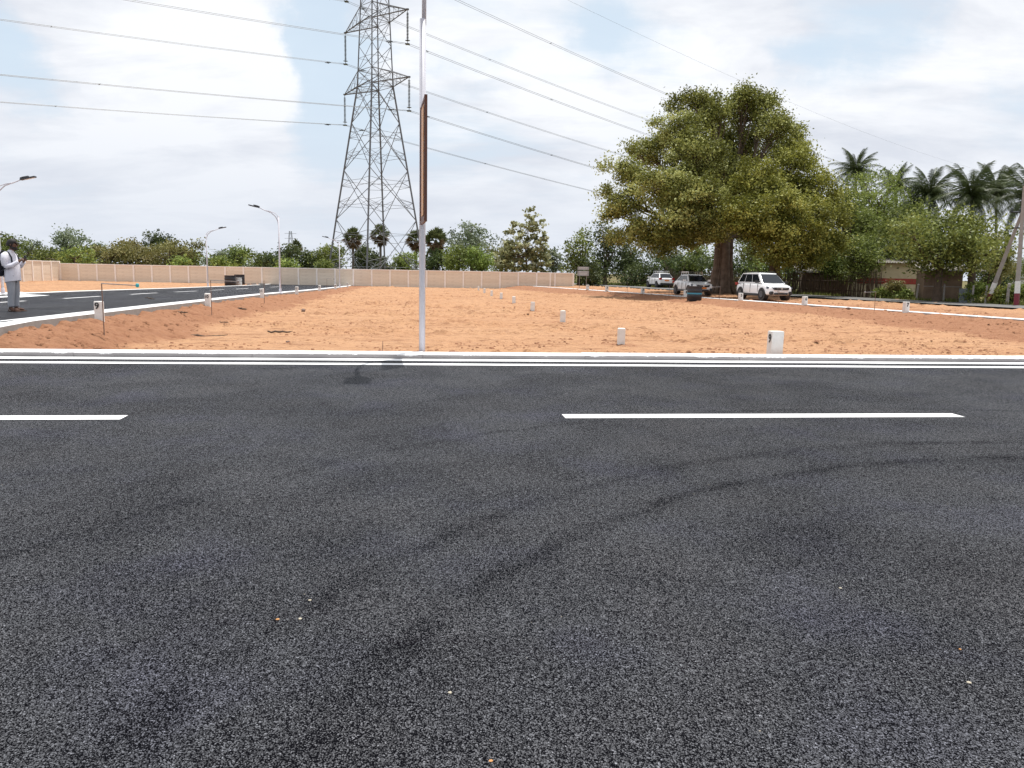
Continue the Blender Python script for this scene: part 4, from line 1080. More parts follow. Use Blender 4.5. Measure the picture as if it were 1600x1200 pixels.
# ---- coconut palms
def frond_mesh(L, droop, seed):
    r2 = random.Random(seed); V = []; F = []; T_ = []
    n = 26; pts = []
    for i in range(n+1):
        u = i/n; pts.append(Vector((L*u*(1-.12*droop*u), 0, L*(.42*u-droop*.62*u*u))))
    for i in range(n):     # midrib
        a, b = pts[i], pts[i+1]; w = .045*(1-i/n)+.008; k = len(V)
        V += [a+Vector((0, -w, 0)), a+Vector((0, w, 0)), b+Vector((0, w, 0)), b+Vector((0, -w, 0))]; F.append((k, k+1, k+2, k+3)); T_ += [.8]*4
    for i in range(2, n*2):
        u = i/(2*n); j = min(n-1, int(u*n)); p = pts[j].lerp(pts[j+1], u*n-j); d = (pts[j+1]-pts[j]).normalized()
        ll = L*.23*math.sin(math.pi*min(1, .15+u*.83))**.6*r2.uniform(.85, 1.1)
        for s in (-1, 1):
            dr = Vector((d.x*.6, s*.62, -.5-.55*r2.random())).normalized(); e = p+dr*ll+Vector((0, 0, -.10*ll)); m_ = p+dr*ll*.5+Vector((0, 0, .05*ll)); wv = d*(.022+.012*r2.random()); k = len(V)
            V += [p-wv, p+wv, m_+wv*1.1, m_-wv*1.1]; F.append((k, k+1, k+2, k+3)); k2 = len(V); V += [m_-wv*1.1, m_+wv*1.1, e+wv*.1, e-wv*.1]; F.append((k2, k2+1, k2+2, k2+3)); tt = r2.uniform(.2, .7); T_ += [tt]*8
    return np_mesh('frond', np.array([tuple(v) for v in V]), np.array(F), M['leaf_palm'], {'tint': np.array(T_)})
fm = [frond_mesh(4.3, d, 60+i) for i, d in enumerate((.75, 1.1, 1.35, 1.6))]
def coconut(px, py, Y, lab, seed, sc=1.0, bpx=None):
    c = atY(px, py, Y); b = atY(bpx or px, 430, Y); base = Vector((b.x, Y, -.2)); r2 = random.Random(seed)
    t = empty('coconut_palm', base, 0, lab, 'palm tree', 'coconut palms behind the grove'); top = Vector((c.x-b.x, 0, c.z+.2))
    m = MB(); m.tube([(0, 0, -.3), (top.x*.25, .1, top.z*.4), (top.x*.7, 0, top.z*.8), top], [.22, .17, .14, .12], 9); m.build('trunk', M['palmbark'], t, True)
    n = 32
    for k in range(n):
        u = k/n; o = link('frond', fm[min(3, int(u*4+r2.uniform(-.3, .3))) if u > .1 else 0], t, loc=top+Vector((0, 0, -.2*u)))
        az = k*2.399+r2.uniform(-.2, .2); el = R(66)*(1-u)**.9-R(38)*u+r2.uniform(-.15, .15)
        o.rotation_euler = (r2.uniform(-.25, .25), -el, az); o.scale = (sc*1.08*r2.uniform(.85, 1.1),)*3
    m = MB()
    for k in range(7): a = k*.9; m.lathe([(.02, -.14), (.11, -.08), (.13, 0), (.09, .1), (.02, .13)], 7, (top.x+.28*math.cos(a), .28*math.sin(a), top.z-.35-.1*(k % 2)))
    m.build('coconut_bunch', M['leaf_yellow'], t, True)
coconut(1337, 268, 98, 'leftmost coconut palm rising above the green grove', 1, .8)
coconut(1400, 290, 112, 'coconut palm mostly hidden behind the tall light green tree', 8, .8)
coconut(1452, 306, 90, 'coconut palm right of the tall light green tree', 2, .95)
coconut(1518, 308, 84, 'large coconut palm, left of the crossing pair', 3, 1.0)
coconut(1556, 300, 96, 'taller coconut palm behind the large one', 4, 1.0)
coconut(1612, 312, 80, 'coconut palm cut by the right picture edge', 5, 1.0)

# ---- palmyra fan palms
def fan_mesh():
    V = []; F = []; T_ = []; n = 15; r2 = random.Random(3)
    V += [Vector((0, -.02, 0)), Vector((0, .02, 0)), Vector((.75, .02, 0)), Vector((.75, -.02, 0))]; F.append((0, 1, 2, 3)); T_ += [.8]*4
    for k in range(n):
        a = R(-125+250*k/(n-1)); l = .75*r2.uniform(.9, 1.1); c = Vector((.72, 0, 0)); d = Vector((math.cos(a), math.sin(a), 0)); pr = Vector((-d.y, d.x, 0)); z = .05*(-1)**k
        j = len(V); V += [c, c+d*l*.5-pr*.085+Vector((0, 0, z)), c+d*l+Vector((0, 0, -.12)), c+d*l*.5+pr*.085+Vector((0, 0, -z))]; F.append((j, j+1, j+2, j+3)); T_ += [r2.uniform(.2, .8)]*4
    return np.array([tuple(v) for v in V]), np.array(F), np.array(T_)
fv = fan_mesh(); fan_g = np_mesh('fan_leaf', *fv[:2], M['leaf_fan'], {'tint': fv[2]}); fan_d = np_mesh('fan_leaf', *fv[:2], M['leaf_dry'], {'tint': fv[2]})
def palmyra(px, py, Y, lab, seed, sc=1.25):
    c = atY(px, py, Y); base = Vector((c.x, Y, -.35)); r2 = random.Random(seed); t = empty('palmyra_palm', base, 0, lab, 'palm tree', 'fan palms behind the pylon'); H = c.z+.35
    m = MB(); m.tube([(0, 0, -.3), (.05, 0, H*.5), (0, 0, H)], [.27, .2, .2], 9); m.build('trunk', M['palmbark'], t, True)
    m = MB(); m.lathe([(.2, -1.6), (.36, -1.2), (.4, -.5), (.2, .1)], 9, (0, 0, H)); m.build('leaf_base', M['bark'], t)
    for k in range(30):
        u = k/30; o = link('fan_leaf', fan_g if u < .52 else fan_d, t, loc=(0, 0, H-.5*u)); el = R(85)-R(160)*u**1.05
        o.rotation_euler = (r2.uniform(-1.0, 1.0), -el, k*2.399+r2.uniform(-.2, .2)); o.scale = (sc*r2.uniform(.85, 1.1),)*3
palmyra(551, 371, 128, 'leftmost fan palm seen through the pylon legs', 1)
palmyra(594, 366, 128, 'tallest fan palm, between the middle pylon legs', 2)
palmyra(650, 374, 130, 'fan palm half behind the near lamp pole', 3)
palmyra(681, 376, 126, 'fan palm right of the near lamp pole with brown dry leaves', 4, 1.6)
palmyra(463, 384, 190, 'small far fan palm above the dark trees at the second lamp', 5, 1.2)

# ================================================================== BUILDINGS
# stalk fence along the village road
fence = empty('stalk_fence', (0, 0, 0), 0, 'dark fence of dry palm stalks along the village road behind the cars', 'fence')
rs2 = random.Random(12); m = MB(); i = 0
for s in np.arange(-17.5, 47, .085):
    if -17.5 <= s:
        off = 2.9+rs2.uniform(-.12, .12); q = along(VA, VD, VN, s, off); h = 1.75+rs2.uniform(-.35, .3)+.25*math.sin(s*.6); le = rs2.uniform(-.25, .25)
        m.tube([(q[0], q[1], .1), (q[0]+le*VD[0]*.5+rs2.uniform(-.04, .04), q[1]+le*VD[1]*.5, .2+h*.5), (q[0]+le*VD[0], q[1]+le*VD[1], .2+h)], [.035, .03, .012], 4, cap=False)
def along_px(px, off, z=.2, P=VA, D=VD, N=VN):
    lo, hi = -40.0, 90.0
    for _ in range(60):
        md = (lo+hi)/2; q = along(P, D, N, md, off); v = CM.inverted() @ Vector((*q, z))
        if q[1] < 1 or 800+FPX*v.x/-v.z > px: lo = md
        else: hi = md
    return lo
o = m.build('stalks', M['stick'], fence); o['kind'] = 'stuff'
t0 = along_px(1376, 2.9)
# rails behind the stalks
m = MB()
for z in (.7, 1.4):
    m.tube([(*along(VA, VD, VN, s, 3.06), z+.03*math.sin(s)) for s in np.arange(t0, 46, 3)], .035, 5)
m.build('rail', M['stick'], fence)
# cut stalks right of the house edge: rebuild only from t0 on
me = bpy.data.objects['stalks'].data; bm = bmesh.new(); bm.from_mesh(me)
kill = [v for v in bm.verts if (v.co.x-VA[0])*VD[0]+(v.co.y-VA[1])*VD[1] < t0]
bmesh.ops.delete(bm, geom=kill, context='VERTS'); bm.to_mesh(me); bm.free()

def corr_roof(m, p0, ux, L, uy, Wd, z0, z1, n=28):
    """corrugated sheet: ridges run along uy"""
    vs = []; fs = []
    for i in range(n*2+1):
        a = p0+ux*(L*i/(n*2)); h = .03*(1 if i % 2 else -1)
        vs += [(*a.xy, z0+h), (*(a+uy*Wd).xy, z1+h), (*a.xy, z0+h-.02), (*(a+uy*Wd).xy, z1+h-.02)]
    for i in range(n*2):
        k = i*4; fs += [(k, k+4, k+5, k+1), (k+2, k+3, k+7, k+6)]
    fs.append((0, 1, 3, 2)); m.add(vs, fs)
UX = Vector((-VD[0], -VD[1], 0)); UY = Vector((VN[0], VN[1], 0))      # UX runs towards the right of the picture
def house(pxl, pxr, Yl, rz, depth, h, lab, name, wallm, band=None):
    a = atY(pxl, 430, Yl); d = Vector((math.cos(rz), math.sin(rz))); rr = ray(pxr, 430); L = (a.x*rr.y-a.y*rr.x)/(d.y*rr.x-d.x*rr.y)
    t = empty(name, (a.x, a.y, .1), rz, lab, 'house')
    m = MB(); m.box((L/2, depth/2, h/2-.2), (L, depth, h+.4)); m.build('wall', wallm, t)
    if band:
        m = MB(); m.box((L/2, -.012, h*.50), (L-.02, .02, .42)); m.build('painted_band', band, t)
    return t, L
# cream house with red band
t, L = house(1340, 1443, 59.5, R(-14), 4, 2.75, 'cream plastered house with a broad red band half behind the trees', 'house', M['cream'], M['redband'])
m = MB(); corr_roof(m, Vector((-.3, -.5, 0)), Vector((1, 0, 0)), L+.4, Vector((0, 1, 0)), 4.8, 2.75, 3.35); m.build('roof', M['asbestos'], t)
# brown hut
t, L = house(1445, 1505, 52.5, R(-18), 3, 2.15, 'weathered brown hut with a grey sheet roof beside the cream house', 'hut', M['mudwall'])
m = MB(); corr_roof(m, Vector((-.2, -.6, 0)), Vector((1, 0, 0)), L+1.5, Vector((0, 1, 0)), 3.8, 2.15, 2.6, 20); m.build('roof', M['asbestos'], t)
m = MB(); m.box((L/2, -.03, 1.1), (L, .05, .05)); m.build('ledge', M['concrete'], t)
m = MB(); m.tube([(L+1.4, -.4, 0), (L+1.4, -.4, 2.0)], .06, 6); m.build('roof_post', M['stick'], t)
# long low shed roof behind the fence
t, L = house(1255, 1350, 66, R(-14), 3, 1.95, 'low shed with dusty sheet roof behind the stalk fence', 'shed', M['mudwall'])
m = MB(); corr_roof(m, Vector((-.6, -.6, 0)), Vector((1, 0, 0)), L+1.2, Vector((0, 1, 0)), 4.8, 1.95, 2.9, 40); m.build('roof', M['asbestos'], t)
# sheets leaning at the hut
for (px, lab, rz) in ((1504, 'grey-blue metal sheet standing at the right corner of the brown hut', .0), (1513, 'second narrow grey sheet leaning right of the first', .4)):
    s_ = along_px(px, 2.9); q = along(VA, VD, VN, s_, 2.9); m = MB(); m.box((0, 0, .5), (.62, .03, .95), mat=Matrix.Rotation(R(6), 3, 'X'))
    o = m.build('metal_sheet', M['sheet'], loc=(q[0], q[1], .15), rz=math.atan2(UX.y, UX.x)+rz); tagp(o, lab, 'metal sheet')
for i, (px, py, r, h, lf, lab) in enumerate(((1382, 462, .6, .55, 'leaf_bright', 'fresh green weed bush under the red band of the house'), (1415, 463, .7, .6, 'leaf_green', 'green bush under the cream wall'),
        (1398, 460, .6, 1.9, 'leaf_olive', 'thin leggy shrub before the cream wall'), (1527, 466, 1.0, 1.3, 'leaf_bright', 'bright banana-green bush left of the leaning pole'),
        (1562, 468, 1.0, .9, 'leaf_yellow', 'yellowish bush between the two poles'), (1583, 466, .9, 1.4, 'leaf_green', 'green bush at the foot of the upright pole'), (1375, 459, .7, .7, 'leaf_bright', 'small leafy weed at the end of the stalk fence'))):
    q = along(VA, VD, VN, along_px(px, 3.1), 3.1); shrub(Vector((q[0], q[1], .12)), r*1.1, h*1.1, lf, 500+i, lab)
# concrete fence posts
fp = empty('fence_post', (0, 0, 0)); m = MB(); m.tube([(0, 0, -.3), (.01, 0, 1.15), (.02, 0, 1.2)], [.085, .075, .05], 4); m.build('shaft', M['concrete'], fp)
m = MB()
for z in (.4, .75, 1.05): m.tube([(-.1, -.02, z), (.1, -.02, z)], .008, 4)
m.build('wire_tie', M['rust'], fp)
for i, (px, lab) in enumerate(((1431, 'leftmost grey concrete fence post, before the cream wall'), (1458.5, 'second grey concrete fence post, before the brown hut'), (1473.5, 'third grey fence post, close to the second'),
                               (1518, 'grey fence post right of the metal sheets'), (1539, 'short fence post just left of the leaning pole foot'), (1573, 'widest grey fence post between the two electric poles'))):
    o = fp if i == 0 else copy_tree(fp); q = along(VA, VD, VN, along_px(px, 2.4), 2.4); o.location = (q[0], q[1], .15); o.rotation_euler = (rnd.uniform(-.04, .04), rnd.uniform(-.05, .05), .4)
    s = (1, 1, 1) if px != 1573 else (1.5, 1.3, 1.15); o.scale = s; tagp(o, lab, 'post', 'concrete fence posts along the village road')
# electric poles
q = along(VA, VD, VN, along_px(1588, 2.2), 2.2); PB = Vector((q[0], q[1], .1)); Yp = PB.y
def cpole(base, top, lab, name, arms=False):
    t = empty(name, base, 0, lab, 'utility pole'); d = top-base
    m = MB(); m.tube([Vector((0, 0, -.3)), Vector((0, 0, 0)), d], [.17, .165, .10], 4); m.build('shaft', M['concrete'], t)
    for (a, b, mat, nm) in ((0.0, .13, M['maroon'], 'maroon_band'), (.13, .24, M['stone_white'], 'white_band')):
        L_ = 6.5/d.length
        m = MB(); m.tube([d*(a*L_), d*(b*L_)], [.175-.01*a, .172-.02*b], 4); m.build(nm, mat, t)
    if arms:
        m = MB(); z = arms
        m.tube([(-.9, .1, z), (.9, .1, z)], .05, 4); m.tube([(-.5, .1, z-.9), (.5, .1, z-.9)], .04, 4)
        m.build('cross_arm', M['lampdark'], t)
        m = MB()
        for x in (-.8, -.3, .35, .8): m.lathe([(.03, 0), (.07, .05), (.04, .1), (.07, .14), (.02, .2)], 7, (x, .1, z+.04))
        m.build('insulator', M['insul'], t)
    return t
top = atY(1601, 290, Yp); cpole(PB, top, 'upright grey electric pole with maroon and white foot at the right edge', 'electric_pole', atY(1590, 331, Yp).z-.1)
lb = along(VA, VD, VN, along_px(1541, 2.6), 2.6); LB_ = Vector((lb[0], lb[1], .1)); cpole(LB_, atY(1598, 330, Yp), 'leaning grey stay pole with maroon foot propping the electric pole', 'stay_pole')
wr = MB()
for k, dz_ in enumerate((.3, .3, -.6)):
    a = atY(1592+k*6, 331, Yp)+Vector((0, 0, dz_)); b = a+Vector((30, 14+k*2, 1.0)); c = a+Vector((-16, 45, 0))
    wr.tube([a.lerp(b, u)-Vector((0, 0, 1.2*u*(1-u)*2)) for u in np.linspace(0, 1, 8)], .01, 4)
tagp(wr.build('service_wire', M['wire']), 'thin service wires leaving the electric pole to the right', 'cable')
# small white far building seen between the pylon legs
p = atY(602, 430, 175); t = empty('far_house', (p.x, 175, -.4), 0, 'small white house far behind between the pylon legs', 'house')
MB().box((0, 0, 1.4), (3.6, 4, 2.8)).build('wall', M['farwhite'], t); MB().box((0, 0, 2.95), (4.2, 4.6, .3)).build('roof', M['asbestos'], t)
m = MB(); m.box((-.8, -2.02, 1.5), (.7, .06, .9)); m.build('window', M['glass'], t)
p = atY(1590, 428, 240); t = empty('far_house', (p.x, 240, 0), 0, 'pale far house seen low between the two electric poles', 'house')
MB().box((0, 0, 1.0), (9, 5, 3)).build('wall', M['farwhite'], t); MB().box((0, 0, 2.6), (10, 6, .3)).build('roof', M['asbestos'], t)
# notice board by the wall's end
p = atY(911, 430, 78); sb = empty('notice_board', (p.x, 78, -.1), 0, 'small grey notice board of two panels beside the wall end', 'sign')
m = MB(); m.tube([(-.35, 0, -.3), (-.35, 0, 1.95)], .03, 6); m.tube([(.35, 0, -.3), (.35, 0, 1.95)], .03, 6); m.build('post', M['steel'], sb)
for (z, h) in ((2.22, .32), (1.72, .5)):
    o = MB().box((0, -.04, z), (1.15, .03, h)).build('panel', M['signgrey'], sb)
    m = MB()
    for k in range(2 if h < .4 else 3): m.box((0, -.058, z+h*.28-k*.14), (.9-.1*k, .004, .05))
    m.build('lettering', M['signtext'], o)

# ================================================================== CARS
def loft(sections, mats, name, parent, mi=None):
    """sections: list of rings with equal point count"""
    m = MB(); n = len(sections[0]); vs = [p for s in sections for p in s]; fs = []
    for i in range(len(sections)-1):
        for j in range(n): fs.append((i*n+j, (i+1)*n+j, (i+1)*n+(j+1) % n, i*n+(j+1) % n))
    fs.append(tuple(range(n))); fs.append(tuple((len(sections)-1)*n+j for j in range(n))[::-1])
    m.add(vs, fs); o = m.build(name, mats, parent, True)
    md = o.modifiers.new('sub', 'SUBSURF'); md.levels = 1; md.render_levels = 2; return o
def make_car(label, spec, loc, heading, plate, carrier=True, rails=False, rear=False, group='white cars parked under the big tree'):
    t = empty('parked_car', loc, heading, label, 'car', group)       # local: +x is the front
    L, Wd, H = spec['L'], spec['W'], spec['H']; hw = Wd/2; P = M['carpaint']
    # lower body stations x, half width, z low, z shoulder, z top
    secs = []
    for (x, w, zl, zs, zt) in spec['body']:
        w *= hw; secs.append([(x, 0, zl), (x, -w*.86, zl), (x, -w*.98, zl+.10), (x, -w, (zl+zs)/2), (x, -w*.97, zs), (x, -w*.86, zt), (x, 0, zt+.02), (x, w*.86, zt), (x, w*.97, zs), (x, w, (zl+zs)/2), (x, w*.98, zl+.10), (x, w*.86, zl)])
    body = loft(secs, P, 'body', t)
    # cabin
    cb = spec['cabin']      # (x_rear_bottom, x_rear_top, x_front_top, x_front_bottom, z_belt, z_roof)
    xrb, xrt, xft, xfb, zb, zr_ = cb; wb, wt = hw*.89, hw*.66
    def side_pt(u, v, s, e=0.0):   # u along 0..1 (rear..front), v up
        xb, xt = xrb+(xfb-xrb)*u, xrt+(xft-xrt)*u; return Vector((xb+(xt-xb)*v, s*((wb+(wt-wb)*v)+e), zb+(zr_-zb)*v))
    m = MB(); nn = 6; vs = []; fs = []
    V8 = [side_pt(u, v, s) for s in (-1, 1) for v in (0, 1) for u in (0, .33, .66, 1)]
    m.add(V8, [(0, 1, 5, 4), (1, 2, 6, 5), (2, 3, 7, 6), (8, 12, 13, 9), (9, 13, 14, 10), (10, 14, 15, 11), (0, 4, 12, 8), (3, 11, 15, 7)])
    rf = [Vector((p.x, p.y, p.z)) for p in (V8[4], V8[5], V8[6], V8[7], V8[15], V8[14], V8[13], V8[12])]
    cbn = m.build('cabin', P, t); bv = cbn.modifiers.new('bevel', 'BEVEL'); bv.width = .05; bv.segments = 3
    # roof with crown
    secs = []
    for (x, dz_, wf) in ((xrt-.05, -.015, .96), (xrt+.12, .035, 1.0), ((xrt+xft)/2, .06, 1.02), (xft-.15, .035, 1.0), (xft+.04, -.02, .95)):
        secs.append([(x, -wt*wf, zr_-.03), (x, -wt*wf*.9, zr_+dz_*.8), (x, 0, zr_+dz_), (x, wt*wf*.9, zr_+dz_*.8), (x, wt*wf, zr_-.03), (x, 0, zr_-.04)])
    loft(secs, P, 'roof', t)
    # side windows
    for s in (-1, 1):
        cuts = spec['win']
        for (u0, u1) in cuts:
            q = [side_pt(u0, .12, s, .012), side_pt(u1, .12, s, .012), side_pt(u1, .90, s, .012), side_pt(u0, .90, s, .012)]
            q2 = [p-Vector((0, s*.01, 0)) for p in q]; m = MB(); m.add(q+q2, [(0, 1, 2, 3), (4, 5, 6, 7), (0, 1, 5, 4), (1, 2, 6, 5), (2, 3, 7, 6), (3, 0, 4, 7)]); m.build('side_window', M['glass'], t)
    for (u, nm, sg) in ((1, 'windscreen', 1), (0, 'rear_window', -1)):
        q = []
        for (s, v) in ((-1, .06), (1, .06), (1, .92), (-1, .92)):
            p = side_pt(u, v, s*.93); p.x += sg*.016; q.append(p)
        q2 = [p-Vector((sg*.012, 0, 0)) for p in q]; m = MB(); m.add(q+q2, [(0, 1, 2, 3), (4, 5, 6, 7), (0, 1, 5, 4), (1, 2, 6, 5), (2, 3, 7, 6), (3, 0, 4, 7)]); m.build(nm, M['glass'], t)
    # wheels with arches
    r = spec['wr']
    for x in spec['wx']:
        for s in (-1, 1):
            m = MB(); m.tube([(x, s*(hw-.30), r), (x, s*(hw+.004), r)], r+.07, 22); m.build('wheel_arch', M['trimblack'], t)
            w = empty('wheel', (x, s*(hw-.09), r)); w.parent = t
            mm = MB(); mm.tube([(0, -.10, 0), (0, -.08, 0), (0, .08, 0), (0, .10, 0)][::1], [r*.9, r, r, r*.9], 22); mm.build('tyre', M['tyre'], w, True)
            mm = MB(); mm.tube([(0, s*.085, 0), (0, s*.112, 0)], r*.62, 14); 
            for k in range(5): a = k*2*math.pi/5; mm.tube([(0, s*.12, 0), (r*.58*math.cos(a), s*.118, r*.58*math.sin(a))], .028, 4)
            mm.build('rim', M['rim'], w)
    fx, rx = L/2, -L/2; zf = spec['face']
    # front
    m = MB(); m.box((fx-.035, 0, zf-.0), (.11, Wd*.52, .17)); g = m.build('grille', M['trimblack'], t)
    m = MB(); m.box((fx+.018, 0, zf+.045), (.02, Wd*.40, .022)); m.box((fx+.02, 0, zf+.0), (.025, .10, .09)); m.build('trim', M['chrome'], g)
    m = MB(); m.box((fx-.075, 0, zf-.31), (.12, Wd*.50, .11)); m.build('lower_grille', M['trimblack'], t)
    for s in (-1, 1):
        m = MB(); m.add([(fx-.02, s*Wd*.24, zf-.05), (fx-.02, s*Wd*.24, zf+.06), (fx-.30, s*(hw-.015), zf+.13), (fx-.26, s*(hw+.0), zf-.01), (fx-.14, s*Wd*.24, zf), (fx-.36, s*(hw-.14), zf+.06)], [(0, 3, 2, 1), (0, 1, 4), (3, 5, 2), (1, 2, 5, 4), (0, 4, 5, 3)]); m.build('headlight', M['headlight'], t)
        m = MB(); m.tube([(fx-.16, s*(hw-.24), zf-.27), (fx-.0, s*(hw-.27), zf-.27)], .11, 10); m.build('fog_lamp', M['trimblack'], t)
        m = MB(); m.box((spec['cabin'][3]-.32, s*(hw+.10), zb+.10), (.10, .20, .14)); m.build('mirror', M['trimblack'] if not carrier else P, t)
        m = MB(); m.box((0, s*(hw*.985), .28), (L*.46, .05, .13)); m.build('side_skirt', M['trimblack'], t)
        for xh in spec['handles']: m = MB(); m.box((xh, s*(hw+.005), zb-.10), (.16, .03, .03)); m.build('door_handle', P, t)
        m = MB(); m.box((rx+.10, s*(hw-.17), zb-.05), (.24, .26, .17)); m.build('tail_light', M['redlamp'], t)
        for xs in spec['seams']: m = MB(); m.box((xs, s*(hw*.993), zb-.28), (.012, .03, .52)); m.build('door_seam', M['trimblack'], t)
    m = MB(); m.box((fx+.025, 0, zf-.155), (.02, .46, .11)); m.build('number_plate', M['plateorange'] if plate == 'o' else M['platewhite'], t)
    m = MB(); m.box((rx-.015, 0, zb-.22), (.02, .46, .12)); m.build('number_plate', M['plateorange'] if plate == 'o' else M['platewhite'], t)
    m = MB(); m.box((rx+.04, 0, .36), (.13, Wd*.8, .2)); m.build('rear_bumper', M['trimblack'], t)
    if rails:
        m = MB()
        for s in (-1, 1): m.tube([(xrt+.1, s*wt*.93, zr_+.03), (xrt+.25, s*wt*.93, zr_+.09), (xft-.3, s*wt*.93, zr_+.09), (xft-.1, s*wt*.93, zr_+.03)], .022, 6)
        m.build('roof_rail', M['trimblack'], t)
    if carrier:
        c = MB(); zc = zr_+.15
        for s in (-1, 1):
            c.tube([(xrt+.05, s*wt*.95, zc), (xft+.05, s*wt*.95, zc)], .02, 6); c.tube([(xrt+.05, s*wt*.95, zc+.08), (xft+.05, s*wt*.95, zc+.08)], .02, 6)
            for k in range(4): xx = xrt+.05+(xft-xrt)*k/3; c.tube([(xx, s*wt*.97, zr_-.02), (xx, s*wt*.95, zc+.08)], .018, 5)
        for k in range(7): xx = xrt+.05+(xft-xrt)*k/6; c.tube([(xx, -wt*.95, zc), (xx, wt*.95, zc)], .016, 5)
        for xx in (xrt+.05, xft+.05): c.tube([(xx, -wt*.95, zc+.08), (xx, wt*.95, zc+.08)], .02, 6)
        c.build('roof_carrier', M['chrome'], t)
    return t
MPV = dict(L=4.37, W=1.76, H=1.66, body=[(-2.17, .80, .42, .78, .86), (-2.08, .95, .26, .86, .98), (-1.4, 1.0, .22, .90, 1.02), (0, 1.0, .20, .90, .99), (.9, 1.0, .20, .89, 1.00), (1.5, .99, .22, .84, .97), (1.95, .93, .26, .76, .86), (2.14, .80, .34, .66, .73)],
           cabin=(-2.02, -1.72, .42, 1.25, .97, 1.60), win=[(.05, .285), (.305, .60), (.62, .93)], wr=.33, wx=(-1.38, 1.35), face=.68, handles=(-.75, .25), seams=(-1.0, -.1, .85))
SED = dict(L=3.99, W=1.72, H=1.50, body=[(-1.98, .82, .40, .80, .88), (-1.85, .95, .28, .86, .98), (-1.3, 1.0, .22, .88, 1.00), (0, 1.0, .20, .86, .94), (.8, 1.0, .20, .85, .94), (1.35, .98, .22, .80, .90), (1.8, .92, .26, .72, .80), (1.96, .78, .34, .62, .68)],
           cabin=(-1.50, -.95, .35, 1.05, .92, 1.42), win=[(.07, .245), (.27, .58), (.60, .92)], wr=.31, wx=(-1.22, 1.22), face=.64, handles=(-.65, .25), seams=(-.8, 0, .75))
HAT = dict(L=4.0, W=1.75, H=1.55, body=[(-1.98, .84, .42, .84, .93), (-1.9, .96, .28, .90, 1.0), (-1.3, 1.0, .22, .92, 1.02), (0, 1.0, .20, .88, .97), (.8, 1.0, .20, .87, .97), (1.35, .98, .22, .82, .92), (1.8, .92, .26, .74, .82), (1.96, .78, .34, .64, .7)],
           cabin=(-1.85, -1.30, .35, 1.05, .96, 1.48), win=[(.07, .29), (.31, .59), (.61, .92)], wr=.31, wx=(-1.22, 1.22), face=.66, handles=(-.65, .25), seams=(-.8, 0, .75))
def car_at(px, Y, z=None):
    p = atY(px, 450, Y); return (p.x, Y, z if z is not None else gz(p.x, Y)+.03)
def hd(view_a, px):    # heading: towards the viewer, turned view_a to the right of the line of sight
    return R(-90+view_a)+0
make_car('largest white car, seven-seater without roof carrier, nearest of the three', MPV, car_at(1193, 49.2, .24), R(-79), 'w', carrier=False, rails=True)
make_car('white taxi saloon with roof carrier and orange plate left of the huge trunk', SED, car_at(1082, 58, .24), R(-80), 'o')
make_car('white car with dark roof carrier seen from behind, farthest and leftmost', HAT, car_at(1030, 84, .3), R(102), 'o')

# ================================================================== PERSON
def skin_obj(name, V, E, Rd, mat, parent, sub=2, loc=(0, 0, 0)):
    me = bpy.data.meshes.new(name); me.from_pydata(V, E, []); o = link(name, me, parent, mat, loc=loc)
    me.skin_vertices.new() if hasattr(me.skin_vertices, 'new') and len(me.skin_vertices) == 0 else None
    sk = o.modifiers.new('skin', 'SKIN'); sk.use_smooth_shade = True
    d = me.skin_vertices[0].data
    for i, r in enumerate(Rd):
        d[i].radius = r if isinstance(r, tuple) else (r, r)
        d[i].use_root = (i == 0)
    s = o.modifiers.new('sub', 'SUBSURF'); s.levels = sub; s.render_levels = sub
    return o
pp, pgy = line_hit(23, KX-2.05, lambda t: float(zroad(t)))
person = empty('person', pp, R(4), 'man in white shirt and grey jeans looking down at a phone on the side road', 'person')
# faces +x ; y is left (away) / right (near)
V = []; E = []; Rr = []
def chain(pts, start=None):
    idx = start
    for (p, r) in pts:
        V.append(p); Rr.append(r); k = len(V)-1
        if idx is not None: E.append((idx, k))
        idx = k
    return idx
pel = chain([((0, 0, .93), (.15, .13))])
chest = chain([((-.02, 0, 1.12), (.14, .12)), ((-.03, 0, 1.33), (.15, .12))], pel); ch = chest
neck = chain([((.0, 0, 1.47), .055), ((.04, 0, 1.53), .055)], ch)
head = chain([((.075, 0, 1.59), (.080, .085)), ((.085, 0, 1.66), (.092, .095)), ((.07, 0, 1.70), (.075, .08))], neck)
for s in (-1, 1):
    hip = chain([((.0, s*.10, .86), .10), ((.015, s*.11, .5), .062), ((-.02, s*.11, .12), .045), ((-.015, s*.115, .06), .042)], pel)
    chain([((.08, s*.12, .04), (.045, .03)), ((.17, s*.125, .032), (.04, .022))], hip)
    sh = chain([((-.03, s*.18, 1.40), .065), ((-.01, s*.23, 1.14), .048), ((.13, s*.20, 1.13+.0), .042), ((.25, s*.10, 1.25), .03)], ch)
    palm = chain([((.29, s*.065, 1.285), (.036, .018)), ], sh)
    for f in range(4): chain([((.325+.004*f, s*(.045+.012*f)-.0, 1.30-.012*f), .009), ((.335, s*(.028+.006*f), 1.315-.014*f), .008)], palm)
    chain([((.30, s*.045, 1.315), .010), ((.315, s*.03, 1.335), .009)], palm)
skin_obj('body', V, E, Rr, M['skin'], person, 2)
# face details
m = MB(); m.tube([(.165, 0, 1.66), (.195, 0, 1.625), (.18, 0, 1.615)], [.012, .018, .012], 6); m.build('nose', M['skin'], person, True)
for s in (-1, 1):
    m = MB(); m.lathe([(.002, -.02), (.014, -.012), (.018, .01), (.006, .028)], 8, (.065, s*.092, 1.64)); m.build('ear', M['skin'], person, True)
    m = MB(); m.lathe([(.002, -.008), (.009, 0), (.002, .008)], 6, (.162, s*.035, 1.668)); m.build('eye', M['hair'], person)
